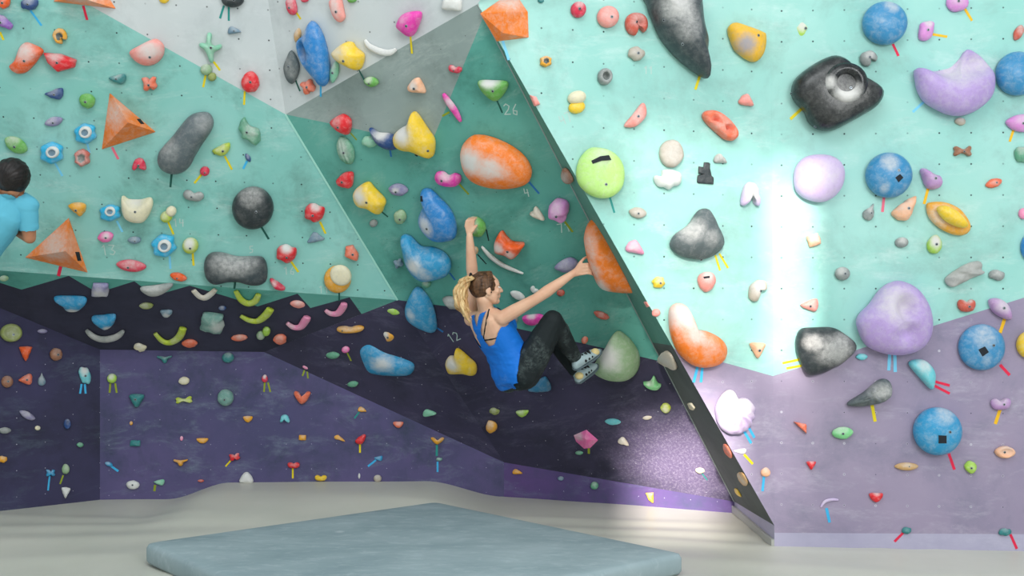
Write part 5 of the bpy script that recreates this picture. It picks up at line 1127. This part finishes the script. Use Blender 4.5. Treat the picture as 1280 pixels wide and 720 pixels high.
def is_top(v, n):
    t, s_, f = coords(v); w = which(v)
    if w == 'leg' and (t < -.06 or segd(v, pel-sp*.03, pel+sp*SL*.5) > .165): return False
    if s_ > .02 and t < .1 and f > .06: return False
    if t < -.13 or t > 1.0 or segd(v, pel, nk) > .2: return False
    if segd(v, shR, elR) < .055 and t > .72: return False
    if segd(v, shL, elL) < .055 and t > .72: return False
    if f > .02:      # front
        if t < .8: return True
        return abs(abs(s_)-.065) < .02 or (t < .86 and abs(s_) < .085)
    edge_ = .56+.2*max(0, (abs(s_)-.07)/.08)**1.2
    if t < edge_: return True
    c = -.022+.03*(t-.56)
    if t < .74: return abs(s_-c) < .034+.05*max(0, .64-t)*3
    return abs(abs(s_-c)-(t-.74)*.22) < .027
def is_leg(v, n):
    t, s_, f = coords(v); w = which(v)
    if min((v-anR).length, (v-anL).length) < .028: return False
    if w == 'leg': return True
    return w == 'torso' and t < .12
top = cut_cloth(body, is_top, .0085, .006, 16)
m_top = clothmat('blue_jersey', '#1672d2', '#9cc4ea', .4, .6, 5, .52)
place('tank_top', top, m_top, woman, rootw, 'bright blue racerback tank top with chalk marks')
place('leggings', cut_cloth(body, is_leg, .004, .004, 14), clothmat('black_leggings', '#1d2426', '#7d8a88', .55, .7, 5, .5), woman, rootw, 'black leggings dusted with chalk')
bv = BVHTree.FromPolygons([v.co.copy() for v in body.vertices], [tuple(p.vertices) for p in body.polygons])
m_strap = flat_mat('black_elastic', '#15171a', .6)
for nm, pts in (('bra_strap', [(611.5, 387), (610.5, 391), (609, 398), (607.5, 406), (606, 414), (605, 424)]), ('bra_band', [(588, 421), (594, 423), (600, 424.5), (607, 425), (614, 424), (622, 422), (629, 419.5)])):
    q = px_ray_on(bv, pts, .0015)
    if len(q) > 2: ribbon(q, .0055, m_strap, nm, woman, rootw)
# hair
def strands(M, c, r, ribs, amp):
    G2 = ([], []); ell(G2, M, c, r, 96, 48)
    Mi = M.inverted()
    for i, v in enumerate(G2[0]):
        l = Mi @ v; an = math.atan2(l.y, l.z+.04); k = amp*math.sin(an*ribs+2.5*noise.noise(l*14))*.5+amp*noise.noise(l*30); d = Vector((l.x-c[0], l.y-c[1], l.z-c[2])).normalized(); G2[0][i] = M @ (l+d*k)
    return G2
Gh = strands(HM, (-.021, 0, .024), (.0985, .0835, .0935), 22, .003)
# drawn-back sides running to the tie
tie = HM @ Vector((-.1, -.02, .07))
for i in range(16):
    a = -1.9+3.8*i/15
    s0 = HM @ Vector((.045*math.cos(a*.5)-.01, -.074*math.sin(a), .03+.085*math.cos(a)))
    m1 = HM @ Vector((-.045, -.078*math.sin(a), .03+.08*math.cos(a)))
    chain(Gh, [s0, m1, tie], [.006, .009, .01], n=8)
me = bpy.data.meshes.new('hair'); me.from_pydata([tuple(v) for v in Gh[0]], [], Gh[1]); me.update()
hair = place('hair', fuse(Gh, .004, 2), hairmat('brown_hair', '#3b271b', '#6b4a30', 45), woman, rootw, 'dark brown swept-back hair')
Gp = ([], []); R = random.Random(4)
path = [(587.5, 347), (580, 352), (576.5, 361), (575, 372), (577.5, 383), (583, 393), (588, 401)]
for i in range(26):
    a = R.uniform(0, 6.28); rr = R.uniform(.15, 1)**.6; ph = R.uniform(0, 6.28); wv = R.uniform(.6, 1.3); ln = R.uniform(.72, 1.06); pts = []
    for k in range(15):
        t = k/14*ln; f = min(t, .999)*(len(path)-1); j = int(f); x = path[j][0]+(path[j+1][0]-path[j][0])*(f-j); y = path[j][1]+(path[j+1][1]-path[j][1])*(f-j)
        if t > 1: y += (t-1)*40
        sw = 8.2*math.sin(math.pi*min(1, .12+t*.78))**.7; w = 1.5*math.sin(t*17*wv+ph)
        pts.append(P(x+sw*rr*math.cos(a)+w, y+1.0*math.sin(ph+t*9), 6.60+.0-.03*rr*math.sin(a)+.012*math.cos(t*13+ph)))
    rs = [.0085*(.7+.6*math.sin(math.pi*min(1, .15+.8*k/14))) if k < 13 else .004 for k in range(15)]
    chain(Gp, pts, rs, n=7)
me = bpy.data.meshes.new('ponytail'); me.from_pydata([tuple(v) for v in Gp[0]], [], Gp[1]); me.update()
place('ponytail', me, hairmat('blond_hair', '#b98a55', '#e6c893', 30, .4), woman, rootw, 'wavy blond ponytail')
Gt = ([], []); tp = P(588.5, 347, 6.615)
for i in range(12):
    a0, a1 = 2*math.pi*i/12, 2*math.pi*(i+1)/12
    f_ = lambda a: tp+Vector((.004*math.cos(a), .026*math.cos(a), .026*math.sin(a)))
    cap(Gt, f_(a0), .0075, f_(a1), .0075, n=8)
me = bpy.data.meshes.new('hair_tie'); me.from_pydata([tuple(v) for v in Gt[0]], [], Gt[1]); me.update(); place('hair_tie', me, m_strap, woman, rootw)
# face details
def dab(name, M, items, mat, parent, loc):
    G2 = ([], [])
    for it in items:
        if len(it) == 2: ell(G2, M, it[0], it[1], 14, 8)
        else: cap(G2, M @ Vector(it[0]), it[1], M @ Vector(it[2]), it[3], n=8)
    me_ = bpy.data.meshes.new(name); me_.from_pydata([tuple(v) for v in G2[0]], [], G2[1]); me_.update(); return place(name, me_, mat, parent, loc)
m_lip = flat_mat('lip_pink', '#b56a62', .5); m_eye = flat_mat('eye_white', '#e6e2dc', .3); m_lash = flat_mat('brow_brown', '#5a3f2c', .8)
for s_ in (-1, 1):
    dab('eye', HM, [((.079, .031*s_, .008), (.012, .014, .009))], m_eye, woman, rootw)
    dab('eyebrow', HM, [((.092, .016*s_, .03), .003, (.083, .044*s_, .03), .0025), ((.091, .02*s_, .016), .0022, (.082, .046*s_, .013), .002)], m_lash, woman, rootw)
dab('lips', HM, [((.0935, .012, -.0475), .0045, (.0935, -.012, -.0475), .0045), ((.0915, .01, -.056), .005, (.0915, -.01, -.056), .005)], m_lip, woman, rootw)
# climbing shoes
def shoe(heel, toe, up, ank, parent, loc, patch_at, lab):
    d = (toe-heel).normalized(); s_ = d.cross(up).normalized(); u = s_.cross(d).normalized(); L = (toe-heel).length
    G2 = ([], [])
    def q(x, y, z): return heel+d*x*L+s_*y+u*z
    loft(G2, [(q(-.06, 0, .014), .012, .016), (q(.0, 0, .02), .027, .03), (q(.18, 0, .024), .032, .036), (q(.38, .0, .024), .036, .034), (q(.6, .0, .019), .042, .027), (q(.8, .0, .014), .041, .022), (q(.95, .0, .008), .033, .017), (q(1.06, .0, .002), .014, .01)], s_, u)
    cap(G2, q(.18, 0, .03), .036, ank, .036)
    up_ = place('climbing_shoe', fuse(G2, .004, 3), clothmat('shoe_grey', '#a9bcc0', '#5d7076', .5, .6, 14, .5), parent, loc, lab)
    G3 = ([], [])
    loft(G3, [(q(-.09, 0, .0), .012, .008), (q(.0, 0, -.008), .032, .011), (q(.3, 0, -.012), .037, .01), (q(.6, 0, -.012), .046, .011), (q(.85, 0, -.01), .045, .013), (q(1.0, 0, -.006), .036, .013), (q(1.12, 0, -.002), .014, .009)], s_, u)
    sole = place('rubber_sole', fuse(G3, .004, 2), flat_mat('shoe_rubber', '#56646a', .7), up_, Vector((0, 0, 0))); sole.data.transform(Matrix.Translation(-loc)); 
    G4 = ([], []); ell(G4, Matrix.Identity(4), q(*patch_at), (.031, .031, .026))
    me_ = bpy.data.meshes.new('toe_patch'); me_.from_pydata([tuple(v) for v in G4[0]], [], G4[1]); me_.update(); x = place('toe_patch', me_, flat_mat('cream_suede', '#e6cf94', .8), up_, loc)
    G5 = ([], [])
    for k in (.36, .5, .62):
        cap(G5, q(k, -.036, .022), .009, q(k+.03, 0, .055-.018*(k-.3)), .009, n=8); cap(G5, q(k+.03, 0, .055-.018*(k-.3)), .009, q(k, .036, .022), .009, n=8)
    me_ = bpy.data.meshes.new('lace'); me_.from_pydata([tuple(v) for v in G5[0]], [], G5[1]); me_.update(); place('closure_strap', me_, m_strap, up_, loc)
shoe(P(719, 460, 6.85), P(748, 439, 6.93), Vector((-.5, -.6, .75)), anR+Vector((0, 0, .0)), woman, rootw, (.84, .014, .022), 'grey climbing shoe with cream toe patch')
shoe(P(722, 477, 6.96), P(744, 457, 7.04), Vector((-.6, -.6, .5)), anL, woman, rootw, (.1, .02, .045), 'grey climbing shoe seen from the sole side')

# ---- the dark-haired climber at the frame edge ----
G = ([], [])
nk2 = P(6, 240, 6.46); pel2 = P(-58, 352, 6.62); s2 = (nk2-pel2); S2L = s2.length; s2.normalize()
shR2, shL2 = P(33, 258, 6.50), P(-36, 240, 6.50)
lt2 = (shR2-shL2); lt2 = (lt2-s2*lt2.dot(s2)).normalized(); fr2 = s2.cross(lt2)
if fr2.y < 0: fr2 = -fr2
def t2(t, b_=0): return pel2+s2*S2L*t-fr2*b_
loft(G, [(t2(-.16), .08, .07), (t2(-.1), .14, .1), (t2(.02), .165, .12), (t2(.25), .15, .11), (t2(.5), .16, .115), (t2(.72, .01), .18, .12), (t2(.86, .01), .185, .11), (t2(.95), .15, .1), (t2(1.02), .10, .085), (t2(1.06), .06, .06)], lt2, fr2)
for sh in (shR2, shL2): cap(G, t2(.94), .085, sh, .062)
elR2, wrR2 = P(37, 297, 6.56), P(8, 278, 6.80)
elL2, wrL2 = P(-68, 200, 6.58), P(-52, 160, 6.62)
for a, b, r in ((shR2, elR2, (.058, .055, .046, .04)), (shL2, elL2, (.058, .055, .046, .04))): chain(G, [a, a+(b-a)*.35, a+(b-a)*.72, b], r)
chain(G, [elR2, elR2+(wrR2-elR2)*.35, wrR2], [.04, .042, .028]); chain(G, [elL2, elL2+(wrL2-elL2)*.35, wrL2], [.04, .042, .028])
kR2, aR2, kL2, aL2 = P(-22-20, 425, 6.78), P(-66, 492, 7.02), P(-120, 420, 6.7), P(-118, 492, 6.95)
for a, b, c in ((pel2+lt2*.08, kR2, aR2), (pel2-lt2*.08, kL2, aL2)):
    chain(G, [a, a+(b-a)*.5, b, b+(c-b)*.35, c], [.1, .088, .062, .062, .038]); chain(G, [c, c+Vector((0, .17, -.05))], [.042, .034], flat=.8, hint=Vector((0, 0, 1)))
HM2 = head_M(P(18, 222, 6.42), Vector((.08, .97, .1)), Vector((.1, 0, 1)))
chain(G, [nk2, HM2 @ Vector((-.03, 0, -.07))], [.062, .058]); head_geo(G, HM2)
for w_, e_ in ((wrR2, elR2), (wrL2, elL2)):
    d = (w_-e_).normalized(); a, b_, _ = frame_of(d, Vector((0, 1, 0)))
    fg = [[w_+d*.06+a*(.022*(i-1.5)), w_+d*.1+a*(.024*(i-1.5)), w_+d*.12+a*(.024*(i-1.5))+Vector((0, .012, -.014)), w_+d*.118+a*(.024*(i-1.5))+Vector((0, .02, -.03))] for i in range(4)]
    hand(G, [(w_, w_+d*.06+a*.018), (w_, w_+d*.06-a*.018)], fg, [w_+d*.02+a*.03, w_+d*.05+a*.052, w_+d*.075+a*.058], r=.0095, pr=.024)
bme2 = fuse(G, .006, 4)
man = place('person', bme2, skinmat('tan_skin', '#b5795a', '#c58a68'), None, pel2.copy())
tag(man, 'dark-haired climber in a turquoise T-shirt leaning in at the frame edge', 'person')
body2 = bme2.copy(); body2.transform(Matrix.Translation(pel2)); body2.update()
legs2 = [(pel2+lt2*.08, kR2, .08), (kR2, aR2, .05), (pel2-lt2*.08, kL2, .08), (kL2, aL2, .05)]
def shirt(v, n):
    q = v-pel2; t = q.dot(s2)/S2L
    if (v-HM2.translation).length < .125: return False
    dl = min(segd(v, a, b)-r for a, b, r in legs2)
    for sh, e_, w_ in ((shR2, elR2, wrR2), (shL2, elL2, wrL2)):
        if segd(v, e_, w_) < .06 and (v-sh).length > .15: return False
        if segd(v, sh, e_) < .075: return (v-sh).dot((e_-sh).normalized()) < .155
        if segd(v, w_, w_+(w_-e_).normalized()*.12) < .07: return False
    return t > -.12 and segd(v, pel2, nk2) < .26 and (dl > -.01 or t > -.02)
def trousers(v, n):
    q = v-pel2; t = q.dot(s2)/S2L
    if min((v-aR2).length, (v-aL2).length) < .05 or v.z < min(aR2.z, aL2.z)-.01: return False
    return min(segd(v, a, b)-r for a, b, r in legs2) < .06 and t < .1
place('t_shirt', cut_cloth(body2, shirt, .013, .012, 9), clothmat('turquoise_cotton', '#66bdd6', '#93d2e2', .5, .8, 5, .5), man, pel2, 'turquoise T-shirt')
place('trousers', cut_cloth(body2, trousers, .007, .008, 9), clothmat('dark_trousers', '#23262c', '#3a3f47', .4), man, pel2, 'dark trousers')
Gh = strands(HM2, (-.024, 0, .012), (.112, .104, .116), 30, .0035)
place('hair', fuse(Gh, .0045, 1), hairmat('black_hair', '#0e0b0b', '#241c1a', 60, .5, (1, 1, .4)), man, pel2, 'short black hair')
# ---------- daylight: unseen wall added behind the viewer as a gobo, openings shape the sun patches ----------
def rects_wall(name, x0, x1, z0, z1, y, holes, mat, th=.12):
    xs = sorted({x0, x1, *[h[0] for h in holes], *[h[1] for h in holes]}); zs = sorted({z0, z1, *[h[2] for h in holes], *[h[3] for h in holes]})
    vs, fs = [], []
    for i in range(len(xs)-1):
        for j in range(len(zs)-1):
            cx, cz = (xs[i]+xs[i+1])/2, (zs[j]+zs[j+1])/2
            if any(h[0] < cx < h[1] and h[2] < cz < h[3] for h in holes): continue
            v, f = box(xs[i], xs[i+1], y-th, y, zs[j], zs[j+1]); k = len(vs); vs += v; fs += [tuple(k+a for a in q) for q in f]
    return tag(mk(name, vs, fs, mat, smooth=False), kind='structure')
SUN = Vector((.13, .93, -.36)).normalized()
YW = -2.5
def back(p):
    t = (YW-p.y)/SUN.y; q = p+SUN*t; return q.x, q.z
holes = []
def opening(pl, x0, y0, x1, y1, slats=0):  # hole cut where the wanted sun patch traces back to the gobo
    a, b = back(pl.hit(x0, y1)), back(pl.hit(x1, y0)); holes.append((a[0], b[0], a[1], b[1], slats))
opening(pR1, 971, 212, 1001, 455)
opening(pR1, 772, 160, 970, 452, .8)
opening(pR1, 914, 456, 970, 690, .85)
opening(pR1, 970, 456, 1000, 640, .8)
opening(pC, 792, 515, 918, 700)
m_wall = flat_mat('window_wall_plaster', '#c9cac6', .85)
rects_wall('wall_rear', -6.2, 4.8, -.1, 8.0, YW, holes, m_wall)
for k, (x0, x1, z0, z1, sl) in enumerate(holes):
    if not sl: continue
    vs, fs = [], []; n = int((z1-z0)/.11)+1; st = (z1-z0)/n
    for i in range(n):
        v, f = box(x0, x1, YW-.07, YW-.06, z0+i*st, z0+i*st+st*sl); q = len(vs); vs += v; fs += [tuple(q+a for a in t) for t in f]
    tag(mk('window_%d' % k, vs, fs, m_wall, smooth=False), kind='structure')  # slats added to dim the sun through an opening
s = bpy.data.lights.new('sun', 'SUN'); s.energy = 12; s.angle = math.radians(2.2); s.color = (1, .92, .86)
so = bpy.data.objects.new('sun', s); link(so); so.rotation_euler = SUN.to_track_quat('-Z', 'Y').to_euler(); so.location = (0, -6, 8)
def area(name, loc, aim, sx, sy, e, c=(1, 1, 1)):
    l = bpy.data.lights.new(name, 'AREA'); l.shape = 'RECTANGLE'; l.size = sx; l.size_y = sy; l.energy = e; l.color = c
    o = bpy.data.objects.new(name, l); link(o); o.location = loc; o.rotation_euler = (Vector(aim)-Vector(loc)).to_track_quat('-Z', 'Y').to_euler()
area('window_daylight', (3.6, -1.6, 4.2), (1.6, 6.4, 2.0), 2.6, 2.6, 270, (.97, .99, 1))
area('skylight_daylight', (-.5, 1.6, 6.6), (-.2, 6, 1.6), 5, 2.5, 190, (.95, .99, 1))  # wide area lamp overhead, aimed down at the walls
w = bpy.data.worlds.new('world'); sc.world = w; w.use_nodes = True
bg = w.node_tree.nodes['Background']; bg.inputs[0].default_value = (.86, .95, 1, 1); bg.inputs[1].default_value = .8
# ---------- camera ----------
cam = bpy.data.cameras.new('camera'); cam.sensor_width = 36; cam.lens = 36*F/1280; cam.clip_start = .05
co = bpy.data.objects.new('camera', cam); link(co); co.location = CAM; co.rotation_euler = (math.pi/2, 0, 0); sc.camera = co
vs_ = sc.view_settings; vs_.view_transform = 'Standard'; vs_.look = 'None'; vs_.gamma = 1; vs_.use_curve_mapping = False; vs_.exposure = 0.0
sc.cycles.max_bounces = 6
